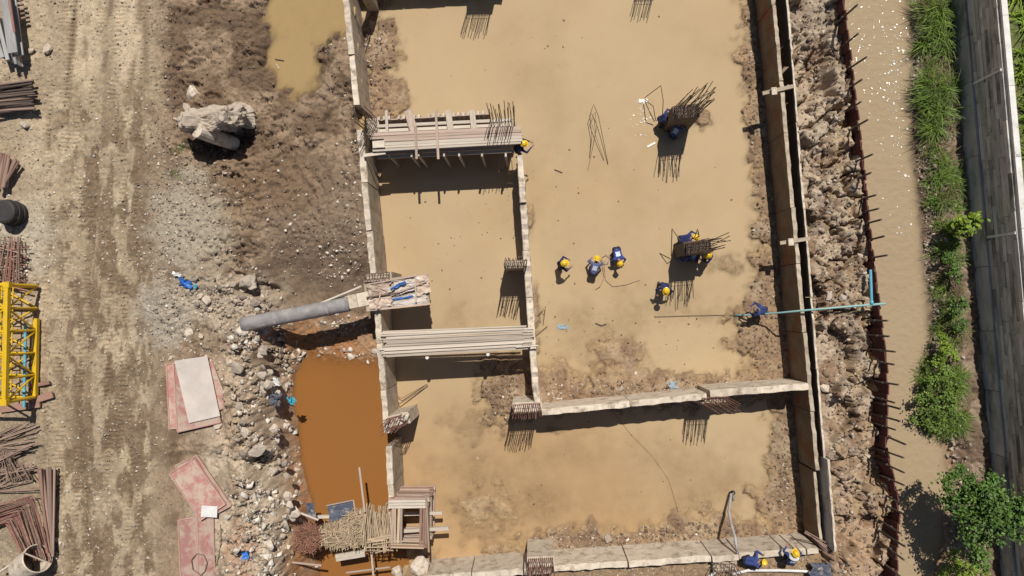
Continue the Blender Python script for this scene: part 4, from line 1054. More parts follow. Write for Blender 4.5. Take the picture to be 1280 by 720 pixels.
named = [(33, 157, .32, 'rounded pale boulder below the stacked brown rods'), (259, 376, .30, 'pale boulder right of the blue plastic rag'), (236, 416, .27, 'flat tan rock above the white topped red panels'),
         (251, 420, .16, 'small white rock beside the flat tan one above the red panels'), (214, 447, .13, 'small rock on the road edge left of red panels'), (323, 563, .42, 'large tan slab rock on the bank left of orange pool'),
         (311, 352, .55, 'long pale slab above the end of the grey pipe'), (1038, 497, .36, 'square pale stone on the east strip by the cross wall'), (1031, 485, .26, 'smaller pale stone touching the square one on the east strip'),
         (1036, 370, .26, 'light stone on the east strip below the teal hose'), (1053, 372, .24, 'second light stone nearer the sheet piling under the teal hose'), (1151, 417, .16, 'round white stone at the canal edge'),
         (807, 459, .16, 'white lump on the mud above the cross wall'), (794, 467, .13, 'small white lump left of the larger white lump on mud'), (908, 480, .14, 'round white stone on the mud near the eastern cross wall'),
         (776, 486, .18, 'pale stone close against the cross wall'), (597, 572, .14, 'white stone in shallow water in the south bay'), (222, 150, .18, 'grey green rock left of the broken footing'), (241, 116, .38, 'white rounded lump on top of the broken footing'),
         (234, 135, .26, 'pale slab rock on the left flank of the broken footing'), (760, 673, .25, 'flat pinkish slab leaning on the south wall mud'), (1138, 455, .2, 'grey stone on far canal bank'), (1134, 46, .3, 'pinkish white lump on the far canal bank'), (60, 62, .3, 'brown grey boulder right of the grey steel beams'),
         (40, 64, .2, 'small boulder beside the steel beams shadow'), (505, 519, .34, 'white broken concrete lump on the pier by the orange pool'), (527, 707, .5, 'pale broken concrete mass under the timber shaft'), (497, 712, .42, 'white broken concrete lump at the bottom edge by the shaft')]
for u, v, s, lb in named:
    zz = {505: 2.45, 527: 1.4, 497: 1.4, 241: 3.6, 234: 3.1}.get(u)
    rock(u, v, s, lb, 'single rocks', RMW if ('white' in lb or 'concrete' in lb) else RM, zz)
def rock_field(n, gen, smin, smax, label, group, pale):
    L = sorted([gen() for _ in range(n)], key=lambda q: q[1])
    for i, (u, v) in enumerate(L):
        s = smin * (smax / smin) ** rk.random()
        rock(u, v, s, label + ', %s counting down from the top' % ordinal(i + 1), group, RM if rk.random() < pale else RMG, None, .3)
def g_bank():
    v = rk.uniform(350, 715)
    while 384 < v < 414: v = rk.uniform(350, 715)
    e = float(poly(v, POOLW)) - 20
    return (e - abs(rk.gauss(0, 26)) if v > 400 else rk.uniform(290, 335)), v
rock_field(62, g_bank, .12, .36, 'broken rock on the rubble bank west of orange pool', 'rocks of the rubble bank', .85)
rock_field(22, lambda: (rk.uniform(372, 470), rk.uniform(440, 470)), .07, .16, 'stained stone on the slope above the orange pool', 'stones above the orange pool', .6)
rock_field(18, lambda: (rk.uniform(0, 40), rk.uniform(285, 352)), .07, .2, 'whitish stone on gravel left of the road', 'stones left of the road', .9)
rock_field(20, lambda: (rk.uniform(240, 330), rk.uniform(345, 395)), .07, .2, 'pale stone around the blue rag above the pipe', 'stones above the pipe', .9)
rock_field(12, lambda: (rk.uniform(68, 80), rk.uniform(640, 718)), .07, .16, 'grey stone along the foot of red poles', 'stones beside the red poles', .8)

# broken footing with pile heads
t = thing('broken_footing', G(275, 160), 'large broken concrete footing with a pile stump casting a black shadow', 'concrete block')
p0 = G(284, 160); base = Vector((p0.x, p0.y, p0.z))
bm = bmesh.new(); bmesh.ops.create_icosphere(bm, subdivisions=5, radius=1)
for vtx in bm.verts:
    d = vtx.co.copy(); pw = lambda t_, e: math.copysign(abs(t_) ** e, t_)
    x = 1.38 * pw(d.x, .55); y = .55 * pw(d.y, .55) + .15 * d.x - .25 * d.x ** 2; z = pw(d.z, .6)
    top = 2.25 + .3 * math.exp(-((x + .9) / .45) ** 2) + .4 * math.exp(-((x - .95) / .35) ** 2) - .3 * math.exp(-(x / .5) ** 2)
    z = z * top if z > 0 else z * .6
    y = y + .35 - .62 * max(0, z / top) ** 1.3           # undercut: the top leans out over its own shade
    q = Vector((x, y, z)); k1_, k2_ = mnoise.noise(q * 1.6), mnoise.noise(q * 4.2 + Vector((9, 2, 4)))
    w_ = .30 * k1_ - .16 * abs(k2_) + .12 * mnoise.noise(q * 6.5) + .07 * mnoise.noise(q * 14) + .05 * mnoise.noise(q * 27)
    vtx.co = q + Vector((d.x, d.y, d.z * .8)) * w_
bm_me = bpy.data.meshes.new('footing'); bm.to_mesh(bm_me); bm.free(); bm_me.materials.append(M_ROCK)
fo = bpy.data.objects.new('footing', bm_me); COL.objects.link(fo); fo.parent = t; fo.location = base - t.location
a = W(246, 163, 4.0); mb = MB(); mb.tube([a + Vector((.75, -.1, -1.9)), a + Vector((.3, -.05, -.7)), a], [.3, .31, .30], 16); mb.build('pile_stump', M_CONCW, t, False)
rumple('blue_rag', [(240, 139), (243, 138), (244, 141), (241, 142)], 3.7, M_STRAP, 'small blue scrap lodged in the broken footing', 'rag', .08, 30, 8)
rumple('blue_rag', [(224, 346), (237, 349), (239, 361), (226, 359)], 2.75, M_STRAP, 'blue plastic rag on the pale rubble', 'rag', .12, 31, 10)
rumple('white_rag', [(215, 340), (226, 342), (227, 346), (217, 345)], 2.72, M_WHITE, 'white scrap beside the blue plastic rag', 'rag', .08, 32, 8)
rumple('turquoise_rag', [(241, 356), (246, 354), (248, 358), (242, 362)], 2.75, M_TEALBAG, 'turquoise scrap right of the blue plastic rag', 'rag', .06, 33, 8)
rumple('blue_bag', [(303, 682), (310, 680), (311, 698), (304, 700)], 2.7, M_STRAP, 'blue plastic bag on the bank near the bottom edge', 'bag', .12, 34, 10)
rumple('turquoise_rag', [(359, 497), (368, 495), (369, 505), (361, 506)], 2.3, M_TEALBAG, 'turquoise bag on the rubble beside the orange pool', 'bag', .12, 35, 8)
rumple('white_rag', [(340, 474), (351, 473), (352, 481), (342, 483)], 2.5, M_WHITE, 'white plastic scrap on the rubble beside the orange pool', 'rag', .14, 36, 8)
rumple('dark_rag', [(336, 492), (350, 490), (352, 506), (338, 507)], 2.4, M_TARP, 'dark plastic heap on the rubble beside the orange pool', 'rag', .2, 37, 10)
rumple('blue_rag', [(696, 405), (710, 407), (711, 412), (697, 411)], 0.03, M_PALEBLUE, 'pale blue scrap floating east of the middle wall', 'rag', .03, 38, 8)
rumple('blue_rag', [(834, 478), (846, 477), (848, 485), (838, 486)], 0.14, M_PALEBLUE, 'pale blue scrap on the mud above the cross wall', 'rag', .05, 39, 8)

# ------------------------------------------------------------------ red form panels
def panel(name, pts, z, m, label, th=0.05, rim=True, group='flat panels on the rubble', tilt=0.0):
    P = [W(u, v, z) for u, v in pts]
    for k, p in enumerate(P): p.z += tilt * (k in (1, 2))
    c = sum(P, Vector()) / 4
    t = thing(name, Vector((c.x, c.y, z - th)), label, 'panel', group)
    mb = MB(); mb.quadbox([p - Vector((0, 0, th)) for p in P][::-1] + [p for p in P][::-1]); mb.build('face_sheet', m, t)
    if rim:
        for a, b in zip(P, P[1:] + P[:1]):
            plank('rim', a + Vector((0, 0, .008)), b + Vector((0, 0, .008)), .05, .05, m, t)
    return t
zz = G(240, 490).z + 0.06
panel('form_panel', [(208, 455), (238, 450), (246, 534), (212, 536)], zz + .02, M_RED, 'faded red form panel peeking out left of the pale sheet')
panel('form_panel', [(240, 458), (265, 452), (286, 508), (262, 516)], zz + .05, M_RED, 'red form panel peeking out right of the pale sheet')
panel('form_panel', [(217, 454), (258, 450), (276, 528), (222, 540)], zz + .11, M_RED, 'red form panel directly under the pale sheet', .05)
panel('pale_sheet', [(218, 451), (259, 445), (275, 520), (236, 529)], zz + .19, M_WHT, 'large pale grey sheet lying on top of red panels', .025, False)
zz = G(255, 605).z + 0.10
panel('form_panel', [(219, 582), (246, 569), (289, 632), (263, 646)], zz + .03, M_RED, 'red form panel lying crooked beneath another at the road edge')
panel('form_panel', [(212, 592), (243, 573), (282, 630), (251, 650)], zz + .10, M_RED, 'faded red form panel with a white card at its corner', .05)
panel('white_card', [(252, 632), (272, 633), (271, 647), (251, 646)], zz + .19, M_WHITE, 'small white card lying on the corner of red panel', .01, False)
zz = G(245, 690).z + 0.05
panel('form_panel', [(223, 650), (245, 646), (247, 740), (227, 740)], zz, M_RED, 'long faded red panel at the bottom edge, left of its pair')
panel('form_panel', [(246.5, 645), (267, 648), (269, 740), (248.5, 740)], zz + .02, M_RED, 'long faded red panel at the bottom edge, right of its pair')
mb = MB(); mb.tube([W(u, v, zz + .09) for u, v in ((253, 720), (241, 712), (239, 700), (246, 692), (255, 694), (259, 704), (256, 714), (250, 720))], .02, 6)
tag(mb.build('cable_loop', M_WIREP), 'loop of dark cable lying on the long red panels', 'cable')
mb = MB(); mb.tube([G(u, v, None, .05) for u, v in ((276, 655), (277, 670), (275, 690), (271, 706), (262, 712))], .018, 6)
tag(mb.build('cable', M_WIREP), 'dark cable curving beside the long red panels', 'cable')

# ------------------------------------------------------------------ yellow crane mast section
t = thing('crane_mast', W(20, 430, 2.7), 'yellow lattice crane mast section lying beside the road', 'crane mast')
zb_, zt_ = 2.78, 4.45
xr = W(45, 430, zb_).x; xl = xr - 1.75
y1 = W(18, 356, zt_).y; y0 = W(18, 503, zt_).y
for x, z, ya, yb in ((xr, zb_, W(45, 398, zb_).y, y0 + .05), (xr, zt_, y1, y0), (xl, zb_, y1, y0), (xl, zt_, y1, y0)):
    plank('chord', Vector((x, ya, z)), Vector((x, yb, z)), .17, .17, M_YEL, t)
NB = 5
for i in range(NB + 1):
    y = y1 + (y0 - y1) * i / NB
    for (xa, za, xb, zb2) in ((xl, zt_, xr, zt_), (xl, zb_, xr, zb_), (xr, zb_, xr, zt_), (xl, zb_, xl, zt_)):
        bar('strut', (xa, y, za), (xb, y, zb2), .05 if 0 < i < NB else .075, M_YEL, t, 8)
for i in range(NB):
    ya = y1 + (y0 - y1) * i / NB; yb = y1 + (y0 - y1) * (i + 1) / NB
    if i % 2: ya, yb = yb, ya
    for (xa, za, xb, zb2) in ((xl, zt_, xr, zt_), (xl, zb_, xr, zb_), (xr, zb_, xr, zt_), (xl, zb_, xl, zt_)):
        bar('brace', (xa, ya, za), (xb, yb, zb2), .042, M_YEL, t, 8)
    bar('brace', (xl, ya, zb_), (xr, yb, zb_), .035, M_YEL, t, 8)
    bar('ladder_rung', (xl + .5, (ya + yb) / 2, zb_ + .4), (xl + 1.0, (ya + yb) / 2, zb_ + .4), .025, M_YEL, t, 6)
for xx in (xl + .5, xl + 1.0):
    bar('ladder_rail', (xx, y1, zb_ + .4), (xx, y0, zb_ + .4), .03, M_YEL, t, 6)
for x in (xl, xr):
    for y in (y0, y1):
        plank('end_lug', Vector((x, y - .12, zt_)), Vector((x, y + .12, zt_)), .26, .2, M_YEL, t)
t = thing('blue_pipe', W(31, 450, 2.85), 'light blue pipe lying inside the yellow mast', 'pipe')
bar('shaft', W(32, 402, 2.95), W(30, 509, 2.95), .06, M_BLUEP, t, 10)
for f in (.1, .45, .8):
    a = W(32, 402, 2.95).lerp(W(30, 509, 2.95), f); bar('coupling', a, a + Vector((0, -.12, 0)), .075, M_BLUEP, t, 10)
for i, (u0, v0, u1, v1) in enumerate(((38, 502, 66, 493), (0, 512, 50, 505), (36, 483, 62, 478))):
    tag(plank('timber_plank', W(u0, v0, 2.7), W(u1, v1, 2.7), .28 if i != 2 else .15, .07, M_WOODR), ['reddish plank sticking out from the foot of yellow mast', 'dark plank under the lower end of the yellow mast', 'short plank under the right side of yellow mast'][i], 'plank')

# ------------------------------------------------------------------ steel and rods along the left edge
t = thing('steel_beams', W(8, 45, 3.0), 'bundle of grey steel beams at the top left corner', 'steel beams')
for i, (u0, v0, u1, v1, w_, z) in enumerate(((6, -10, 16, 66, .42, 3.5), (-4, 20, 10, 75, .16, 3.4), (-12, 25, 3, 72, .2, 3.3), (14, 55, 20, 80, .1, 3.3))):
    a, b = W(u0, v0, z), W(u1, v1, z)
    plank('flange', a, b, w_, .05, M_GREYSTEEL, t); plank('web', a - Vector((0, 0, .18)), b - Vector((0, 0, .18)), .06, .3, M_GREYSTEEL, t)
    plank('flange', a - Vector((0, 0, .35)), b - Vector((0, 0, .35)), w_, .05, M_GREYSTEEL, t)
tag(bar('red_rod', W(11, -5, 3.62), W(18, 40, 3.62), .05, M_REBARR, None, 7), 'dark red rod along the edge of the grey steel beams', 'rod')
for i in range(5):
    tag(bar('short_rod', W(12, 3 + i * 6, 2.9), W(28 + i, 0 + i * 5.5, 2.95), .05, M_REBARP, None, 7), 'pale short rod right of the steel beams, %s from the top' % ORD[i], 'rod', 'short rods at the top left')
def rods(name, n, f0, f1, z, m, label, r=.04, seed=0, spread=.1, cat='rods'):
    rnd = random.Random(seed); c = W(*f0(0.5), z)
    t = thing(name, Vector((c.x, c.y, z - .2)), label, cat)
    for i in range(n):
        f = (i + rnd.uniform(-.3, .3)) / max(1, n - 1)
        a, b = f0(f), f1(f)
        bar('rod', W(a[0] + rnd.uniform(-3, 3), a[1], z + rnd.uniform(-spread, spread)), W(b[0] + rnd.uniform(-3, 3), b[1] + rnd.uniform(-1, 1), z + rnd.uniform(-spread, spread)), r * rnd.uniform(.7, 1.3), m if rnd.random() < .75 else M_REBARP, t, 7)
    return t
rods('rod_stack', 16, lambda f: (-14, 108 + f * 34), lambda f: (43, 101 + f * 37), 2.95, M_POST, 'stack of dark brown steel rods below the grey beams', .05, 1, .15)
rods('rod_stack', 8, lambda f: (-4 + f * 10, 240 - f * 10), lambda f: (4 + f * 16, 190 + f * 12), 2.95, M_WOODR, 'bundle of brown rods at the left edge above the black drum', .06, 2, .1)
rods('rod_stack', 26, lambda f: (-8, 300 + f * 60), lambda f: (30 + 4 * math.sin(f * 9), 306 + f * 50 + 14 * math.sin(f * 23)), 2.85, M_REBARR, 'heap of red bars above the yellow mast', .025, 3, .12)
rods('rod_stack', 12, lambda f: (f * 28, 296), lambda f: (f * 34 - 8, 352), 2.95, M_REBARR, 'red bars lying lengthwise above the yellow mast', .022, 4, .1)
rods('red_poles', 9, lambda f: (46 + f * 22, 587 - f * 4), lambda f: (60 + f * 9, 690 + f * 6), 2.85, M_WOODR, 'bundle of long reddish poles along the road edge', .06, 5, .08, 'poles')
rods('rebar_heap', 46, lambda f: (-10, 545 + f * 70), lambda f: (15 + 30 * abs(math.sin(f * 11)), 535 + f * 65 - 12 * math.sin(f * 17)), 2.85, M_REBARP, 'loose heap of pale rusty bars at the left edge', .022, 6, .2)
rods('rebar_heap', 24, lambda f: (2 + f * 40, 600), lambda f: (f * 30 - 4, 560 + f * 20), 2.9, M_REBAR, 'dark bars crossing the loose rebar heap at left', .022, 7, .2)
# bent stirrups: nested L-shaped bars
t = thing('stirrup_stack', W(25, 650, 2.7), 'stack of bent red brown stirrups beside the reddish poles', 'stirrups')
rnd = random.Random(77)
for i in range(26):
    f = i / 25; z = 2.8 + rnd.uniform(0, .35)
    cu, cv = 42 - f * 34, 618 + f * 36
    L1, L2 = 75 - 20 * f, 85 - 40 * f
    mb = MB(); mb.tube([W(cu - L1, cv + 20 + rnd.uniform(-3, 3), z), W(cu - 2, cv + 1, z), W(cu, cv + 2, z), W(cu + 1, cv + 4, z), W(cu + 22 + rnd.uniform(-3, 3), cv + L2, z)], rnd.uniform(.016, .026), 5)
    mb.build('stirrup', rnd.choice((M_REBARR, M_REBARR, M_REBARP)), t)
# tub
t = thing('metal_tub', W(38, 702, 2.65), 'pale dented metal tub lying on its side among the bars', 'tub')
a = W(26, 712, 3.05); b = W(47, 698, 3.35); ax_ = (b - a).normalized()
mb = MB(); mb.tube([a, a + ax_ * .06, a.lerp(b, .5), b], [.50, .53, .56, .6], 24, False); 
o0 = len(mb.v); mb.tube([b, a.lerp(b, .5), a + ax_ * .08], [.57, .53, .49], 24, False)
mb.tube([a, a + ax_ * .05], [.5, .5], 24, True); mb.build('shell', M_CONCW, t, True)
mb = MB(); ring = []
side1 = ax_.orthogonal().normalized(); side2 = ax_.cross(side1)
mb.tube([b + (side1 * math.cos(q) + side2 * math.sin(q)) * .585 for q in np.linspace(0, 6.28, 25)], .03, 6); mb.build('rim', M_CONCW, t, True)
bar('inner_brace', b + side1 * .55, b - side1 * .55, .035, M_CONCW, t, 6)
tag(bar('pole', W(-2, 716, 3.1), W(22, 700, 3.2), .05, M_WOODW, None, 7), 'pale pole lying left of the metal tub', 'pole')
# black drum at the left edge
t = thing('black_drum', W(4, 268, 2.6), 'black round drum half out of frame at the left edge', 'drum')
p = W(3, 264, 3.4); mb = MB(); mb.tube([Vector((p.x, p.y, 2.5)), Vector((p.x, p.y, 2.9)), Vector((p.x, p.y, 3.35)), Vector((p.x, p.y, 3.4))], [.5, .52, .5, .42], 20); mb.build('body', M_BLACK, t)
for z in (2.8, 3.1):
    mb = MB(); mb.tube([Vector((p.x + .53 * math.cos(q), p.y + .53 * math.sin(q), z)) for q in np.linspace(0, 6.28, 21)], .025, 6); mb.build('hoop', M_BLACK, t)

# ------------------------------------------------------------------ hoses, pipes, wires
mb = MB(); mb.tube([W(u, v, z) for u, v, z in ((918, 394, .06), (930, 394, .35), (945, 393, .75), (975, 391, 1.4), (1000, 388.5, 2.3), (1040, 385, 2.5), (1075, 382, 2.6), (1107, 379.5, 2.75))], [.042, .042, .04, .04, .042, .042, .042, .055], 8)
tag(mb.build('teal_hose', M_TEAL, None, True), 'long teal hose running from stooping worker across to the canal', 'hose')
mb = MB(); mb.tube([W(u, v, .03) for u, v in ((818, 396), (850, 395), (890, 394), (922, 394))], .022, 6)
tag(mb.build('thin_hose', M_WIREP), 'thin tan hose lying on the water west of stooping worker', 'hose')
t = thing('blue_pipe', W(1088, 358, 2.3), 'bright blue pipe standing beside the sheet piling', 'pipe')
bar('shaft', W(1088, 337, 2.75), W(1089.5, 379, 2.7), .06, M_BLUEP, t, 10); bar('coupling', W(1089.5, 376, 2.7), W(1089.5, 380, 2.7), .08, M_BLUEP, t, 10)
mb = MB(); mb.tube([W(u, v, z) for u, v, z in ((917, 616, .1), (912, 640, 1.0), (910, 665, 1.9)) ], .025, 6)
mb2 = MB(); mb2.tube([W(u, v, z) for u, v, z in ((914, 617, .25), (911, 640, .6), (914, 655, 1.4), (919, 672, 2.1), (922, 692, 2.2))], .06, 8)
tag(mb2.build('grey_hose', M_GREYSTEEL, None, True), 'grey hose bending over the south wall into the water', 'hose')
o = thing('submersible_pump', W(916, 617, 0), 'small dark pump head at the end of the grey hose', 'pump')
bar('body', W(916, 616, -.1), W(916, 616, .28), .11, M_BLACK, o, 10); bar('neck', W(917, 625, .05), W(916, 616, .3), .05, M_GREYSTEEL, o, 8)
wires = [([(765, 513), (790, 545), (815, 570), (836, 600), (848, 640)], .010, 'thin dark cable lying across the south bay water', M_WIREP, .02, 0),
         ([(737, 197), (740, 170), (737, 145), (742, 130), (748, 145), (752, 165), (760, 205)], .014, 'bent wire bundle standing in water left of the upper pier', M_WIRE, .05, .5),
         ([(735, 212), (742, 180), (746, 160), (744, 140), (738, 150), (748, 180), (755, 200)], .013, 'second bent wire loop standing left of the upper pier', M_WIREP, .05, .3),
         ([(752, 322), (758, 318), (763, 321), (760, 328), (754, 327), (752, 322), (756, 345), (750, 358), (744, 362)], .014, 'coil of rusty wire between the two stooping workers', M_REBARP, .04, .2),
         ([(755, 326), (757, 350), (766, 358), (782, 356), (800, 350)], .011, 'trailing wire curving right of the rusty wire coil', M_REBARP, .03, .05),
         ([(487, 480), (499, 505), (535, 482)], .028, 'bent bar in the shape of a tick in the southwest bay', M_WIREP, .03, .4),
         ([(490, 492), (502, 498), (534, 480)], .018, 'thin bar beside the tick shaped bent bar', M_WIREP, .03, .3),
         ([(669, 420), (684, 408)], .03, 'short stick beside the middle wall, lower one', M_WIREP, .05, .3), ([(670, 397), (682, 383), (679, 406)], .02, 'short bent stick beside the middle wall, upper one', M_WIREP, .05, .3),
         ([(744, 404), (752, 407), (758, 405)], .03, 'short twig floating right of the pale blue scrap', M_WIRE, .03, .05), ([(693, 212), (703, 216)], .03, 'short dark stick floating northeast of the middle wall', M_WIRE, .02, .04),
         ([(806, 122), (826, 107), (829, 125), (828, 148)], .018, 'bent bar leaning left of the freestanding upper pier', M_WIRE, .1, 1.3), ([(806, 126), (812, 140), (818, 152)], .022, 'short bar left of the worker at the upper pier', M_WIRE, .2, .6),
         ([(839, 320), (840, 286), (850, 300), (852, 312)], .02, 'tall bent bar left of the pier ringed by workers', M_WIRE, .2, 2.0), ([(868, 298), (872, 286), (874, 296)], .022, 'thin upright bar above the pier ringed by workers', M_WIRE, 1.0, 2.4),
         ([(344, 74), (355, 76)], .03, 'dark twig floating on the mud pond', M_WIRE, POND + .02, POND + .06), ([(345, 80), (349, 86)], .03, 'pale twig floating on the mud pond', M_WOODW, POND + .02, POND + .05)]
for pts, r, lb, m, z0, z1 in wires:
    k = len(pts); mb = MB()
    P = [W(u, v, z0 + (z1 - z0) * math.sin(math.pi * i / max(1, k - 1))) for i, (u, v) in enumerate(pts)]
    Q = []
    for i in range(k - 1):
        for f in (0, .33, .66):
            a, b = P[i], P[i + 1]
            q = a.lerp(b, f)
            Q.append(q)
    Q.append(P[-1]); mb.tube(Q, r, 5)
    tag(mb.build('wire' if r < .03 else 'stick', m), lb, 'wire' if r < .03 else 'stick')
# bars and sheets around the lower right corner
rods('loose_bars', 9, lambda f: (1004 + f * 14, 664 + f * 10), lambda f: (1050 + f * 8, 690 + f * 25), 2.0, M_REBARP, 'loose rusty bars heaped at the lower right pit corner', .022, 8, .1)
rumple('grey_tarp', [(1014, 704), (1050, 704), (1058, 722), (1012, 722)], 2.0, M_TARP, 'mud splashed grey tarp at the lower right corner of pit', 'tarp', .12, 40)
rumple('blue_rag', [(1074, 714), (1084, 713), (1088, 722), (1074, 722)], 2.1, M_NAVY, 'dark blue cloth scrap at bottom edge right of tarp', 'rag', .12, 41, 8)
mb = MB(); mb.tube([W(u, v, 1.75) for u, v in ((885, 722), (898, 712), (905, 708))], .06, 8); tag(mb.build('white_pipe', M_WHITE), 'short white pipe left of the crouched worker', 'pipe')
mb = MB(); mb.tube([W(u, v, 1.75) for u, v in ((915, 718), (935, 713), (975, 713), (1005, 714), (1020, 716))], .06, 8, True); tag(mb.build('white_pipe', M_WHITE, None, True), 'long white pipe behind the two workers at the bottom edge', 'pipe')

# ------------------------------------------------------------------ pebbles, chips and clods too small to count
def scatter(name, label, m, n, region, smin, smax, seed, sink=0.3, zmin=None, verts=None):
    rs = np.random.RandomState(seed)
    base = np.array([(1, 0, -.3), (-.5, .87, -.3), (-.5, -.87, -.3), (.5, .6, .6), (-.8, 0, .55), (.4, -.75, .5), (0, 0, 1)], dtype=float)
    tris = np.array([(0, 1, 3), (1, 4, 3), (1, 2, 4), (2, 5, 4), (2, 0, 5), (0, 3, 5), (3, 4, 6), (4, 5, 6), (5, 3, 6)])
    u, v = region(rs, n)
    # unproject to the ground
    zz = np.full(n, 2.0)
    for _ in range(5):
        dx = fwd.x + rgt.x * (u - 640) / FPX - upv.x * (v - 360) / FPX; dy = fwd.y + rgt.y * (u - 640) / FPX - upv.y * (v - 360) / FPX; dz = fwd.z + rgt.z * (u - 640) / FPX - upv.z * (v - 360) / FPX
        tt = (zz - CAM_H) / dz; x = dx * tt; y = dy * tt
        i = np.clip(np.searchsorted(AX, x), 1, len(AX) - 1); j = np.clip(np.searchsorted(AY, y), 1, len(AY) - 1); zz = Z[j, i]
    if zmin is not None:
        k = zz > zmin(x, y, u, v); x, y, zz = x[k], y[k], zz[k]; n = len(x)
    s = smin * (smax / smin) ** (rs.rand(n) ** 2.2); a = rs.rand(n) * 6.28
    sx = s * rs.uniform(.6, 1.3, n); sy = s * rs.uniform(.6, 1.3, n); sz = s * rs.uniform(.4, .9, n)
    P = base[None] * rs.uniform(.55, 1.35, (n, 7, 1)) + rs.uniform(-.3, .3, (n, 7, 3))
    X1 = P[..., 0] * sx[:, None]; Y1 = P[..., 1] * sy[:, None]; Z1 = P[..., 2] * sz[:, None]
    co = np.stack([x[:, None] + X1 * np.cos(a)[:, None] - Y1 * np.sin(a)[:, None], y[:, None] + X1 * np.sin(a)[:, None] + Y1 * np.cos(a)[:, None], zz[:, None] + Z1 + (sz * (.3 - sink))[:, None]], -1).reshape(-1, 3)
    f = (tris[None] + (np.arange(n) * 7)[:, None, None]).reshape(-1, 3)
    me = bpy.data.meshes.new(name); me.vertices.add(len(co)); me.vertices.foreach_set('co', co.astype(np.float32).ravel())
    me.loops.add(f.size); me.loops.foreach_set('vertex_index', f.astype(np.int32).ravel()); me.polygons.add(len(f))
    me.polygons.foreach_set('loop_start', np.arange(0, f.size, 3, dtype=np.int32)); me.polygons.foreach_set('loop_total', np.full(len(f), 3, dtype=np.int32)); me.update(calc_edges=True)
    me.materials.append(m); o = bpy.data.objects.new(name, me); COL.objects.link(o); kind(o, 'stuff'); o['label'] = label
    return o
def rect(u0, v0, u1, v1): return lambda rs, n: (rs.uniform(u0, u1, n), rs.uniform(v0, v1, n))
def gauss(lst):
    def f(rs, n):
        k = rs.randint(0, len(lst), n); L = np.array(lst, float)[k]
        return L[:, 0] + rs.randn(n) * L[:, 2], L[:, 1] + rs.randn(n) * L[:, 3]
    return f
dry = lambda x, y, u, v: np.where((u > 440) & (u < 1010), 0.02, np.where((u > 335) & (v > 420) & (u < 500), POOL + .02, np.where((u > 320) & (u < 460) & (v < 210), POND + .01, np.where(u > 1055, CANAL + .02, -9))))
scatter('gravel', 'small stones scattered over the haul road', M_PEB, 9000, rect(0, 0, 215, 720), .015, .07, 1)
scatter('gravel', 'pale stone chips on the haul road and rubble', M_PEBW, 1500, gauss([(120, 300, 60, 80), (210, 330, 25, 50), (30, 330, 25, 40), (300, 560, 30, 100), (260, 420, 30, 30), (100, 200, 50, 60), (90, 620, 40, 60)]), .02, .08, 2)
scatter('mud_clods', 'dark earth clods covering the churned mud', M_CLOD, 5000, rect(185, 0, 450, 330), .015, .07, 3, .35, dry)
scatter('gravel', 'crushed stone in the mud beside the road', M_PEB, 3600, gauss([(235, 280, 30, 40), (215, 390, 20, 30), (290, 370, 35, 20), (310, 560, 25, 90), (240, 210, 30, 25)]), .015, .10, 4, .3, dry)
scatter('rubble', 'broken grey and pale rubble on the bank by the orange pool', M_PEBW, 1300, gauss([(335, 480, 14, 40), (338, 560, 16, 50), (338, 640, 20, 40), (335, 690, 25, 25), (420, 450, 28, 9), (320, 420, 14, 12)]), .03, .20, 5, .3, dry)
scatter('white_litter', 'scattered white chips along the west wall and mud', M_PEBW, 900, gauss([(440, 230, 12, 60), (425, 320, 25, 25), (340, 270, 40, 50), (440, 40, 25, 30), (430, 405, 20, 6), (340, 640, 22, 50), (330, 520, 18, 60)]), .02, .10, 6, .2, dry)
scatter('mud_clods', 'lumps of wet mud on the bars around the pit edge', M_CLOD, 6000, gauss([(475, 80, 14, 50), (945, 90, 12, 60), (955, 300, 14, 90), (960, 430, 28, 35), (800, 487, 90, 8), (860, 662, 60, 9), (740, 670, 60, 8), (985, 600, 15, 50), (625, 495, 18, 22)]), .02, .09, 7, .3, dry)
scatter('white_litter', 'white chips and stones on the pit mud bars', M_PEBW, 420, gauss([(790, 485, 60, 7), (745, 672, 60, 8), (620, 485, 20, 25), (950, 200, 12, 120), (985, 610, 8, 30), (620, 560, 12, 12), (690, 495, 12, 10), (935, 20, 12, 15)]), .025, .09, 8, .2, dry)
scatter('mud_clods', 'earth lumps on the strip beside the sheet piling', M_CLOD, 1800, lambda rs, n: (lambda v: (988 + v * .085 + rs.rand(n) * 80, v))(rs.uniform(0, 720, n)), .03, .16, 9, .3)
scatter('gravel', 'pale stones on the strip beside the sheet piling', M_PEB, 2200, lambda rs, n: (lambda v: (990 + v * .085 + rs.rand(n) * 80, v))(rs.uniform(0, 720, n)), .03, .13, 10, .3)
scatter('gravel', 'stones along the far canal bank', M_PEB, 2500, lambda rs, n: (lambda v: (np.interp(v, [p[1] for p in BANK], [p[0] for p in BANK]) + rs.randn(n) * 14 + 6, v))(rs.uniform(0, 720, n)), .02, .12, 11, .3, dry)
scatter('gravel', 'small stones on the ground south of the south wall', M_PEB, 1500, rect(690, 690, 1010, 722), .015, .06, 12)
scatter('pit_specks', 'dark specks of debris on the shallow pit bed', M_CLOD, 300, gauss([(760, 430, 70, 30), (720, 400, 50, 30), (600, 260, 60, 60), (620, 620, 60, 40), (850, 420, 50, 30), (800, 250, 80, 60), (860, 600, 70, 40), (555, 300, 40, 50)]), .02, .06, 13, -2.2)

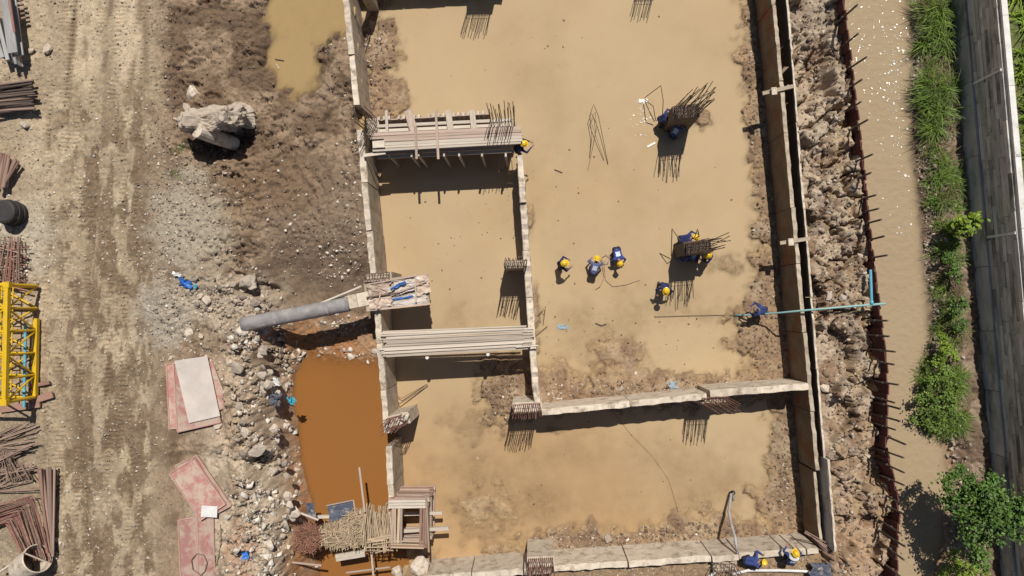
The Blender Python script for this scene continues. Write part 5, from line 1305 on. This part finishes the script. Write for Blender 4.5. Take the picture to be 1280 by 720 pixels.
# white flecks standing in for sun glints, and dark floating debris
def water_flecks(name, label, pts, level, smin, smax, seed):
    rnd = random.Random(seed); mb = MB()
    for u, v in pts:
        p = W(u, v, level); s = smin * (smax / smin) ** (rnd.random() ** 2); a0 = rnd.uniform(0, 6.28); e = rnd.uniform(.4, 1)
        o = len(mb.v); n = 7
        for zz in (.0, .018):
            for i in range(n):
                a = 2 * math.pi * i / n; r = s * rnd.uniform(.7, 1.1); x, y = r * math.cos(a), r * e * math.sin(a)
                mb.v.append((p.x + x * math.cos(a0) - y * math.sin(a0), p.y + x * math.sin(a0) + y * math.cos(a0), level + zz))
        mb.f.append(tuple(o + n + i for i in range(n)))
        for i in range(n): mb.f.append((o + i, o + (i + 1) % n, o + n + (i + 1) % n, o + n + i))
    ob = mb.build(name, M_FLECK); kind(ob, 'stuff'); ob['label'] = label
M_FLECK = mat('white_fleck', (0.80, 0.78, 0.72), (0.66, 0.63, 0.56), 0.6, 9, 0.1)
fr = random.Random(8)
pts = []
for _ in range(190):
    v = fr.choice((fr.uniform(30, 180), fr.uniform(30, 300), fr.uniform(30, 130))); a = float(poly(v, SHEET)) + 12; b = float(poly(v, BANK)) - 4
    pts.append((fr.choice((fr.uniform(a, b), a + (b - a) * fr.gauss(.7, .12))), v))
water_flecks('canal_glints', 'white flecks placed as sun glints on the canal', pts, CANAL + .004, .015, .07, 1)  # solid white bits stand in for sun sparkle on the ripples
water_flecks('pit_glints', 'white flecks placed as glints around the upper pier workers', [(fr.gauss(804, 7), fr.gauss(145, 14)) for _ in range(60)], .004, .015, .06, 2)  # sparkle on the stirred water, made as white bits
for i, (u, v, L, wv, an, lb) in enumerate(((804, 126, .42, .16, .05, 'white oval board floating left of the upper pier'), (814, 181, .42, .09, .5, 'white stick floating below the upper pier workers'))):
    p = W(u, v, .02); o = plank('white_board', p - Vector((math.cos(an), math.sin(an), 0)) * L / 2, p + Vector((math.cos(an), math.sin(an), 0)) * L / 2, wv, .03, M_FLECK); tag(o, lb, 'board')

g8 = [(760, 430, 70, 30), (720, 400, 50, 30), (600, 260, 60, 60), (620, 620, 60, 40), (850, 420, 50, 30), (800, 250, 80, 60), (860, 600, 70, 40), (555, 300, 40, 50), (700, 60, 60, 40), (745, 440, 40, 30)]
pts = []
for _ in range(420):
    c_ = fr.choice(g8); pts.append((fr.gauss(c_[0], c_[2]), fr.gauss(c_[1], c_[3])))
M_FLECK, keepm = M_CLOD, M_FLECK
water_flecks('floating_specks', 'dark bits of debris floating on the pit water', [p for p in pts if 505 < p[0] < 920 and p[1] < 640], .003, .012, .06, 3)
M_FLECK = keepm
scatter('rubble', 'angular grey brown debris on the bank by the orange pool', M_PEB, 2200, gauss([(325, 450, 22, 30), (330, 540, 22, 50), (335, 630, 24, 50), (320, 690, 30, 25), (300, 380, 25, 14)]), .03, .17, 25, .3, dry)
# ------------------------------------------------------------------ vegetation
def raw_mesh(name, co, quads, m):
    me = bpy.data.meshes.new(name); me.vertices.add(len(co)); me.vertices.foreach_set('co', co.astype(np.float32).ravel())
    me.loops.add(quads.size); me.loops.foreach_set('vertex_index', quads.astype(np.int32).ravel()); me.polygons.add(len(quads))
    me.polygons.foreach_set('loop_start', np.arange(0, quads.size, 4, dtype=np.int32)); me.polygons.foreach_set('loop_total', np.full(len(quads), 4, dtype=np.int32))
    me.update(calc_edges=True); me.materials.append(m)
    return me
def blades(roots, L, w, m, name, label, seed, droop=.8, ang0=None, spread=6.28):
    """arching grass blades, one strip each"""
    rs = np.random.RandomState(seed); n = len(roots); a = rs.rand(n) * 6.28 if ang0 is None else ang0 + (rs.rand(n) - .5) * spread
    l = L * rs.uniform(.5, 1.2, n); ww = w * rs.uniform(.6, 1.3, n); el = rs.uniform(.5, 1.25, n)
    K = 4; rows = []
    p = roots.copy()
    for k in range(K + 1):
        wk = ww * (1 - (k / K) ** 1.5) + .002
        side_ = np.stack([-np.sin(a), np.cos(a), np.zeros(n)], -1) * wk[:, None] / 2
        rows.append(p - side_); rows.append(p + side_)
        e = el - droop * rs.uniform(.8, 1.2, n) * (k + .5) / K * 1.3
        p = p + np.stack([np.cos(a) * np.cos(e), np.sin(a) * np.cos(e), np.sin(e)], -1) * (l / K)[:, None]
    co = np.stack(rows, 1).reshape(-1, 3); S = 2 * (K + 1)
    q = np.array([(2 * k, 2 * k + 1, 2 * k + 3, 2 * k + 2) for k in range(K)])
    f = (q[None] + (np.arange(n) * S)[:, None, None]).reshape(-1, 4)
    o = bpy.data.objects.new(name, raw_mesh(name, co, f, m)); COL.objects.link(o)
    kind(o, 'stuff'); o['label'] = label
    return o
def tufts(spots, per, rad, seed, beyond=False):
    rs = np.random.RandomState(seed); out = []
    for u, v in spots:
        g = G(u, v); k = int(per * rs.uniform(.6, 1.4))
        r = rad * np.sqrt(rs.rand(k)); t = rs.rand(k) * 6.28
        for x, y in zip(g.x + r * np.cos(t), g.y + r * np.sin(t)):
            dfl = side(x, y, FLOOD0, FLOOD1)
            if (beyond and dfl > .75) or (not beyond and dfl < -.35): out.append((x, y, gz(x, y) - .03))
    return np.array(out)
rs = random.Random(14)
sp = [(1146 + rs.uniform(0, 44) + v * .06, v) for v in [rs.uniform(-10, 175) for _ in range(24)]]
blades(tufts(sp, 95, .20, 1), 1.0, .036, M_GRASS, 'bank_grass', 'tall bright green grass on the far canal bank', 1)
blades(tufts([(1146 + rs.uniform(0, 44) + v * .06, v) for v in [rs.uniform(-10, 240) for _ in range(16)]], 40, .25, 11), .7, .03, M_GRASSD, 'dry_grass', 'straw coloured blades mixed into the tall bank grass', 11)
sp = [(1158 + rs.uniform(0, 38) + (v - 180) * .05, v) for v in [rs.uniform(150, 430) for _ in range(34)]]
blades(tufts(sp, 55, .26, 2), .6, .028, M_GRASS, 'bank_grass', 'sparser green grass lower down the far bank', 2)
sp = [(1172 + rs.uniform(0, 26) + (v - 280) * .04, v) for v in [rs.uniform(230, 440) for _ in range(18)]]
blades(tufts(sp, 40, .25, 3), .5, .024, M_GRASSD, 'dry_grass', 'dull dry grass at the foot of the flood wall', 3)
sp = [(rs.uniform(1142, 1200), rs.uniform(448, 540)) for _ in range(34)]
blades(tufts(sp, 80, .28, 4), .55, .026, M_GRASS, 'bank_grass', 'green grass around the round bank shrub', 4)
sp = [(rs.uniform(1274 + v * .09, 1310 + v * .09), v) for v in [rs.uniform(-20, 300) for _ in range(34)]]
blades(tufts(sp, 60, .4, 5, True), 1.0, .07, M_LEAFB, 'field_grass', 'bright yellow green broad grass beyond the flood wall', 5)
blades(tufts([(221, 187), (228, 190), (218, 216), (221, 222), (232, 183)], 45, .16, 6), .16, .016, M_GRASS, 'weeds', 'small green weeds on the mud beside the road', 6)

def leaf_cloud(clumps, n, size, rs, droop=.3):
    """leaf-sized folded faces gathered in clumps; returns coords and quads"""
    C_ = np.array([c[:3] for c in clumps]); Rr = np.array([c[3] for c in clumps])
    k = rs.choice(len(clumps), n, p=Rr ** 2 / (Rr ** 2).sum())
    d = rs.randn(n, 3); d /= np.linalg.norm(d, axis=1)[:, None]
    rad = Rr[k] * np.abs(rs.randn(n)) * .75
    P = C_[k] + d * rad[:, None] * np.array([1, 1, .7])
    a = rs.rand(n) * 6.28; e = rs.uniform(-.9, .5, n); L = size * rs.uniform(.6, 1.4, n)
    f = np.stack([np.cos(a) * np.cos(e), np.sin(a) * np.cos(e), np.sin(e)], -1); s_ = np.stack([-np.sin(a), np.cos(a), rs.uniform(-.5, .5, n)], -1)
    co = np.stack([P - f * L[:, None] * .5, P + s_ * L[:, None] * .28, P + f * L[:, None] * .5, P - s_ * L[:, None] * .28], 1).reshape(-1, 3)
    q = np.arange(n * 4).reshape(n, 4)
    return co, q
def bush(name, label, base, clumps, n, size, m, seed, cat='shrub', trunk_r=.06, group=None, dead=None):
    rs = np.random.RandomState(seed); rnd = random.Random(seed)
    t = thing(name, base, label, cat, group)
    big = []
    for c in clumps:                       # each limb end carries several small uneven tufts
        for _ in range(11):
            dv = rs.randn(3); dv /= np.linalg.norm(dv)
            big.append((c[0] + dv[0] * c[3] * .9, c[1] + dv[1] * c[3] * .9, c[2] + dv[2] * c[3] * .5, c[3] * rs.uniform(.2, .6)))
    co, q = leaf_cloud(big, n, size, rs)
    o = bpy.data.objects.new('crown', raw_mesh('crown', co - np.array(base), q, m)); COL.objects.link(o); o.parent = t
    mb = MB(); cx = np.mean([c[0] for c in clumps]); cy = np.mean([c[1] for c in clumps]); cz = np.mean([c[2] for c in clumps])
    fork = Vector(base).lerp(Vector((cx, cy, cz)), .45)
    mb.tube([Vector(base) - Vector((0, 0, .2)), Vector(base).lerp(fork, .5) + Vector((.04, .03, 0)), fork], [trunk_r * 1.3, trunk_r, trunk_r * .8], 8)
    for c in clumps:
        e = Vector(c[:3]); md = fork.lerp(e, .5) + Vector((rnd.uniform(-.1, .1), rnd.uniform(-.1, .1), .08))
        mb.tube([fork, md, e], [trunk_r * .6, trunk_r * .4, trunk_r * .15], 6)
        for _ in range(4):
            mb.tube([md, e + Vector((rnd.uniform(-1, 1), rnd.uniform(-1, 1), rnd.uniform(-.5, .5))) * c[3]], [trunk_r * .25, .006], 4)
    mb.build('trunk', M_BARK, t)
    return t
def cl(u, v, z, r):
    p = W(u, v, z); return (p.x, p.y, p.z, r)
b0 = W(1228, 640, 2.75); b0.z = 2.75
bush('leafy_tree', 'leafy green tree at the lower right overhanging the canal bank', b0,
     [cl(1199, 608, 5.0, .55), cl(1213, 628, 5.2, .65), cl(1196, 630, 4.8, .45), cl(1238, 612, 5.6, .55), cl(1243, 640, 5.8, .65), cl(1266, 628, 6.0, .6), cl(1275, 655, 6.0, .65), cl(1224, 657, 5.4, .6), cl(1228, 685, 5.3, .5), cl(1222, 706, 5.0, .4), cl(1253, 662, 5.9, .55), cl(1292, 640, 6.2, .7), cl(1205, 592, 4.9, .35)],
     12000, .125, M_LEAF, 1, 'tree', .09)
b0 = G(1172, 495)
bush('bank_shrub', 'rounded green shrub growing over the canal edge', b0, [cl(1170, 485, 3.25, .5), cl(1187, 478, 3.25, .45), cl(1160, 505, 3.1, .45), cl(1180, 508, 3.2, .45), cl(1152, 522, 2.9, .4), cl(1190, 500, 3.1, .35), cl(1172, 530, 2.9, .35), cl(1180, 465, 3.2, .35)], 3400, .10, M_GRASS, 2, trunk_r=.04)
b0 = G(1197, 283)
bush('leafy_sapling', 'small leafy sapling against the flood wall', b0, [cl(1205, 275, 4.0, .35), cl(1214, 278, 4.2, .35), cl(1208, 288, 4.0, .3), cl(1196, 283, 3.6, .28)], 520, .2, M_LEAFB, 3, trunk_r=.03)
b0 = G(1192, 340)
bush('bank_shrub', 'thin green shrub at the wall foot below the sapling', b0, [cl(1190, 325, 3.4, .3), cl(1194, 345, 3.4, .3), cl(1197, 380, 3.4, .32), cl(1199, 405, 3.4, .25)], 1500, .1, M_LEAF, 4, trunk_r=.025)
b0 = G(1181, 435)
bush('bank_shrub', 'olive green shrub just above the rounded shrub', b0, [cl(1180, 430, 3.2, .3), cl(1186, 445, 3.3, .35), cl(1172, 450, 3.1, .25)], 1300, .09, M_LEAFB, 5, trunk_r=.025)
b0 = G(1195, 715)
bush('bank_shrub', 'low scrubby shrub at the bottom edge below the tree', b0, [cl(1190, 700, 3.3, .35), cl(1205, 712, 3.4, .4), cl(1180, 715, 3.1, .3), cl(1222, 720, 3.5, .4)], 1600, .09, M_LEAFB, 6, trunk_r=.025)

# ------------------------------------------------------------------ people
def capsule(mb, a, b, ra, rb, n=12, flat=1.0):
    a = Vector(a); b = Vector(b); d = b - a
    t = d.normalized() if d.length > 1e-5 else Vector((0, 0, 1))
    pts, rs_ = [], []
    for k in range(4):
        q = math.pi / 2 * (1 - k / 3.5); pts.append(a - t * ra * math.sin(q)); rs_.append(max(ra * math.cos(q), .002))
    pts.append(a); rs_.append(ra); pts.append(b); rs_.append(rb)
    for k in range(4):
        q = math.pi / 2 * ((k + .5) / 3.5); pts.append(b + t * rb * math.sin(q)); rs_.append(max(rb * math.cos(q), .002))
    mb.tube(pts, rs_, n, True)

def person(u, v, ground_z, heading, label, bend=0, crouch=0.0, arms=((.35, .25, -.1), (.35, -.25, -.1)), zref=1.2, top=M_NAVY, hat='helmet', stride=.12, printed=True, head_pitch=None, neckcloth=False, origin='hips'):
    """arms: hand positions (forward, left, up) measured from the chest; heading in picture degrees: 0 right, 90 up"""
    h = R(heading); F = Vector((math.cos(h), math.sin(h), 0)); S = Vector((-F.y, F.x, 0)); Zv = Vector((0, 0, 1))
    p = W(u, v, ground_z + zref)
    base = Vector((p.x, p.y, ground_z))
    L = lambda f, s, z: base + F * f + S * s + Zv * z
    b = R(bend); hipz = 0.93 - crouch
    pel = L(-.12 * math.sin(b) * 1.5, 0, hipz)
    tdir = F * math.sin(b) + Zv * math.cos(b)
    chest = pel + tdir * 0.44
    neck = chest + tdir * 0.15
    hp = b * .75 if head_pitch is None else R(head_pitch)
    hdir = F * math.sin(hp) + Zv * math.cos(hp); hfwd = F * math.cos(hp) - Zv * math.sin(hp)
    head = neck + hdir * 0.135 + hfwd * .02
    back = (Zv * math.sin(b) - F * math.cos(b))
    caps = []   # (a, b, ra, rb, material index)
    SH, TR, BO, SK, HA = 0, 1, 2, 3, 4
    for s in (-1, 1):
        caps.append((pel + S * s * .07 + tdir * .02, chest + S * s * .085 - tdir * .02, .115, .125, SH))
        caps.append((pel + S * s * .08 - tdir * .02, pel + S * s * .09 + tdir * .06, .125, .115, TR))
        hip = pel + S * s * .095; foot = L(stride * s * .8 - .02, s * .15, .07)
        knee = hip.lerp(foot, .5) + F * (.06 + .5 * math.sqrt(max(0, crouch * .5))) + S * s * .03
        caps.append((hip, knee, .098, .068, TR)); caps.append((knee, knee.lerp(foot, .35), .066, .066, TR)); caps.append((knee.lerp(foot, .35), foot, .068, .052, BO))
        caps.append((foot - F * .05 - Zv * .02, foot + F * .15 - Zv * .03, .046, .042, BO))
        sh = chest + S * s * .19 + tdir * .03
        hx = arms[0 if s > 0 else 1]; hand = chest + F * hx[0] + S * hx[1] + Zv * hx[2]
        dv = hand - sh
        if dv.length > .56: hand = sh + dv.normalized() * .56; dv = hand - sh
        drop = math.sqrt(max(0.0, .29 ** 2 - (dv.length / 2) ** 2))
        el = sh + dv * .5 + (S * s * .7 - Zv * .4 - F * .2).normalized() * drop
        caps.append((chest + S * s * .1 + tdir * .03, sh, .09, .078, SH))
        caps.append((sh, el, .062, .05, SH)); caps.append((el, el.lerp(hand, .9), .047, .036, SH))
        caps.append((el.lerp(hand, .9), hand, .033, .03, SK))
        fd_ = (hand - el).normalized(); sd = fd_.cross(Zv); sd = sd.normalized() if sd.length > .01 else S
        caps.append((hand, hand + fd_ * .07, .034, .036, SK))
        caps.append((hand, hand + fd_ * .01, .0, .0, (fd_, sd, s)))
    caps.append((chest + tdir * .08, neck + tdir * .05, .06, .055, SK))
    caps.append((head - hdir * .03, head + hdir * .05, .092, .10, SK))
    caps.append((head - hdir * .07 + hfwd * .03, head - hdir * .05 + hfwd * .05, .06, .06, SK))
    caps.append((head + hfwd * .10 - hdir * .01, head + hfwd * .118 - hdir * .03, .012, .018, SK))
    for s in (-1, 1): caps.append((head + S * s * .098 + hdir * .01, head + S * s * .1 - hdir * .03, .018, .014, SK))
    caps.append((head + hdir * .045 - hfwd * .03, head - hdir * .02 - hfwd * .04, .098, .075, HA))
    mb = MB(); fingers = []
    for a, c, ra, rb, mi in caps:
        if isinstance(mi, tuple): fingers.append((a, mi)); continue
        capsule(mb, a, c, ra, rb)
    me0 = mb.mesh('tmp'); ob = bpy.data.objects.new('tmp', me0); COL.objects.link(ob)
    md = ob.modifiers.new('r', 'REMESH'); md.mode = 'VOXEL'; md.voxel_size = 0.026; md.use_smooth_shade = True
    sm = ob.modifiers.new('s', 'SMOOTH'); sm.factor = .5; sm.iterations = 3
    dg = bpy.context.evaluated_depsgraph_get(); ev = ob.evaluated_get(dg); me1 = bpy.data.meshes.new_from_object(ev)
    bpy.data.objects.remove(ob); bpy.data.meshes.remove(me0)
    nv = len(me1.vertices); co = np.zeros(nv * 3); me1.vertices.foreach_get('co', co); co = co.reshape(-1, 3)
    polys = [tuple(q.vertices) for q in me1.polygons]
    fc = np.array([co[list(q)].mean(0) for q in polys])
    best = np.full(len(fc), 9e9); mat_i = np.zeros(len(fc), int)
    for a, c, ra, rb, mi in caps:
        if isinstance(mi, tuple): continue
        a = np.array(a); c = np.array(c); d = c - a; t_ = np.clip(((fc - a) @ d) / max(d @ d, 1e-9), 0, 1)
        dist = np.linalg.norm(fc - (a + t_[:, None] * d), axis=1) - (ra + (rb - ra) * t_)
        k = dist < best; best[k] = dist[k]; mat_i[k] = mi
    fb = MB(); fb.v = [tuple(x) for x in co]; fb.f = list(polys); mats = list(mat_i)
    for hand, (fdv, sdv, s) in fingers:      # four fingers curled over and a thumb from the side of the palm
        dn = fdv.cross(sdv).normalized(); dn = dn if dn.z < 0 else -dn
        for k in range(4):
            r0 = hand + fdv * .085 + sdv * (k - 1.5) * .019; ln = (.062, .074, .068, .052)[k]
            n0 = len(fb.f); fb.tube([r0 - fdv * .02, r0 + fdv * ln * .5 + dn * .008, r0 + fdv * ln * .85 + dn * .03], [.0095, .009, .0075], 6); mats += [SK] * (len(fb.f) - n0)
        r0 = hand + fdv * .03 - sdv * s * .03; n0 = len(fb.f)
        fb.tube([r0, r0 - sdv * s * .025 + fdv * .025, r0 - sdv * s * .03 + fdv * .055 + dn * .01], [.011, .010, .008], 6); mats += [SK] * (len(fb.f) - n0)
    for s in (-1, 1):
        e = head + hfwd * .096 + S * s * .034 + hdir * .015; n0 = len(fb.f)
        fb.tube([e, e + hfwd * .008], [.012, .008], 6); mats += [HA] * (len(fb.f) - n0)
    bpy.data.meshes.remove(me1)
    t = thing('person', base, label, 'person', 'workers on the site')
    body = fb.build('body', top, t, True)
    for m in (M_TROU, M_BOOT, M_SKIN, M_HAIR): body.data.materials.append(m)
    body.data.polygons.foreach_set('material_index', mats); body.data.update()
    # hard hat
    def dome(center, r, hgt, mname, m, squash=1.12):
        d_ = MB(); n = 18; K = 6
        for k in range(K):
            q = math.pi / 2 * k / K
            for i in range(n):
                a_ = 2 * math.pi * i / n
                d_.v.append(tuple(center + hfwd * math.cos(a_) * r * squash * math.cos(q) + S * math.sin(a_) * r * math.cos(q) + hdir * hgt * math.sin(q)))
        d_.v.append(tuple(center + hdir * hgt))
        for k in range(K - 1):
            for i in range(n): d_.f.append((k * n + i, k * n + (i + 1) % n, (k + 1) * n + (i + 1) % n, (k + 1) * n + i))
        for i in range(n): d_.f.append(((K - 1) * n + i, (K - 1) * n + (i + 1) % n, K * n))
        return d_.build(mname, m, t, True)
    if hat == 'helmet':
        hc = head + hdir * .045
        hd = dome(hc, .132, .128, 'hard_hat', M_HAT)
        br = MB(); n = 20
        for i in range(n):
            a_ = 2 * math.pi * i / n; ext = .02 + .045 * max(0, math.cos(a_)) ** 2
            for rr, zz_ in ((.128, .012), (.132 + ext, -.004), (.132 + ext, -.012), (.125, .0)):
                br.v.append(tuple(hc + hfwd * math.cos(a_) * rr * 1.1 + S * math.sin(a_) * rr + hdir * zz_))
        for i in range(n):
            j = (i + 1) % n
            for k in range(4): br.f.append((i * 4 + k, j * 4 + k, j * 4 + (k + 1) % 4, i * 4 + (k + 1) % 4))
        br.build('brim', M_HAT, hd)
        rg = MB(); rg.tube([hc + hfwd * .13 + hdir * .05, hc + hfwd * .07 + hdir * .122, hc + hdir * .135, hc - hfwd * .07 + hdir * .122, hc - hfwd * .13 + hdir * .05], .014, 6); rg.build('ridge', M_HAT, hd)
    elif hat == 'cap':
        dome(head + hdir * .03, .118, .10, 'cloth_cap', M_TARP)
    if printed:
        sel = []
        for i, q in enumerate(polys):
            if mat_i[i] != SH: continue
            d_ = fc[i] - np.array(chest + tdir * -.14)
            if abs(d_ @ np.array(S)) < .10 and abs(d_ @ np.array(tdir)) < .12 and d_ @ np.array(back) > .05: sel.append(i)
        if sel:
            pm = MB(); idx = {}
            for i in sel:
                f_ = []
                for vi in polys[i]:
                    if vi not in idx:
                        idx[vi] = len(pm.v); pm.v.append(tuple(co[vi] + np.array(back) * .008))
                    f_.append(idx[vi])
                pm.f.append(tuple(f_))
            pm.build('back_print', M_PRINT, t, True)
    if neckcloth:
        nc = MB(); c0 = neck - tdir * .02
        K = 14
        for r_, zz_ in ((.10, .10), (.13, .04), (.2, -.02), (.22, -.06)):
            for i in range(K):
                a_ = 2 * math.pi * i / K
                nc.v.append(tuple(c0 + hfwd * math.cos(a_) * r_ * .8 + S * math.sin(a_) * r_ + tdir * zz_ + back * .02))
        for k in range(3):
            for i in range(K): nc.f.append((k * K + i, k * K + (i + 1) % K, (k + 1) * K + (i + 1) % K, (k + 1) * K + i))
        nc.build('neck_cloth', M_WHITE, t, True)
    return t
dn = ((.25, .22, -.42), (.25, -.22, -.42))
person(701, 331, -.25, 10, 'worker in dark clothes standing alone nearest the middle wall', 12, .03, ((.3, .2, -.35), (.35, -.2, -.3)), 1.0, printed=False)
person(743, 337, -.25, 78, 'stooping worker in blue shirt with white back print, left of wire coil', 62, .12, dn, .95, top=M_FADE)
person(772, 316, -.25, -80, 'stooping worker in blue facing down, right of wire coil', 66, .15, dn, .95, top=M_BLUE2)
person(855, 299, -.25, 5, 'stooping worker in navy on the upper side of ringed pier', 50, .08, ((.4, .2, -.3), (.35, -.25, -.25)), .95, printed=False)
person(867, 321, -.25, 155, 'stooping worker with white back print on the lower side of ringed pier', 58, .05, ((.35, .25, -.2), (.35, -.15, -.3)), .95, top=M_BLUE2)
person(887, 318, -.25, 200, 'worker in navy standing at the right side of ringed pier', 20, .02, ((.4, .1, .05), (.35, -.1, -.1)), 1.1, printed=False)
person(831, 358, -.25, -100, 'worker in navy walking below and left of the ringed pier', 22, .02, ((.2, .3, -.4), (.3, -.25, -.35)), 1.1, printed=False, stride=.3)
person(953, 388, .0, 175, 'worker in blue with a dark cap holding the teal hose', 48, .05, ((.42, .1, -.25), (.38, -.1, -.2)), .95, top=M_BLUE2, hat='cap', printed=False)
person(829, 148, -.25, 15, 'worker in navy left of the freestanding upper pier', 30, .05, ((.4, .15, -.1), (.4, -.2, -.2)), 1.1, printed=False)
person(843, 166, -.25, 62, 'stooping worker with white back print below the upper pier', 55, .05, ((.4, .15, -.2), (.4, -.2, -.2)), .95, top=M_FADE)
person(648, 184, .85, 15, 'worker in navy at the right end of the timber formwork', 25, .05, ((.45, .1, -.1), (.45, -.15, -.05)), 1.2, printed=False)
person(937, 701, 1.5, 5, 'crouched worker in navy at the bottom edge beside tangled bars', 60, .3, ((.35, .2, -.25), (.3, -.25, -.3)), .7, top=M_BLUE2, printed=False)
person(989, 700, 1.5, 85, 'worker in blue with a white neck cloth at the bottom edge', 48, .1, ((.35, .2, -.3), (.3, -.25, -.3)), .9, top=M_BLUE2, neckcloth=True)
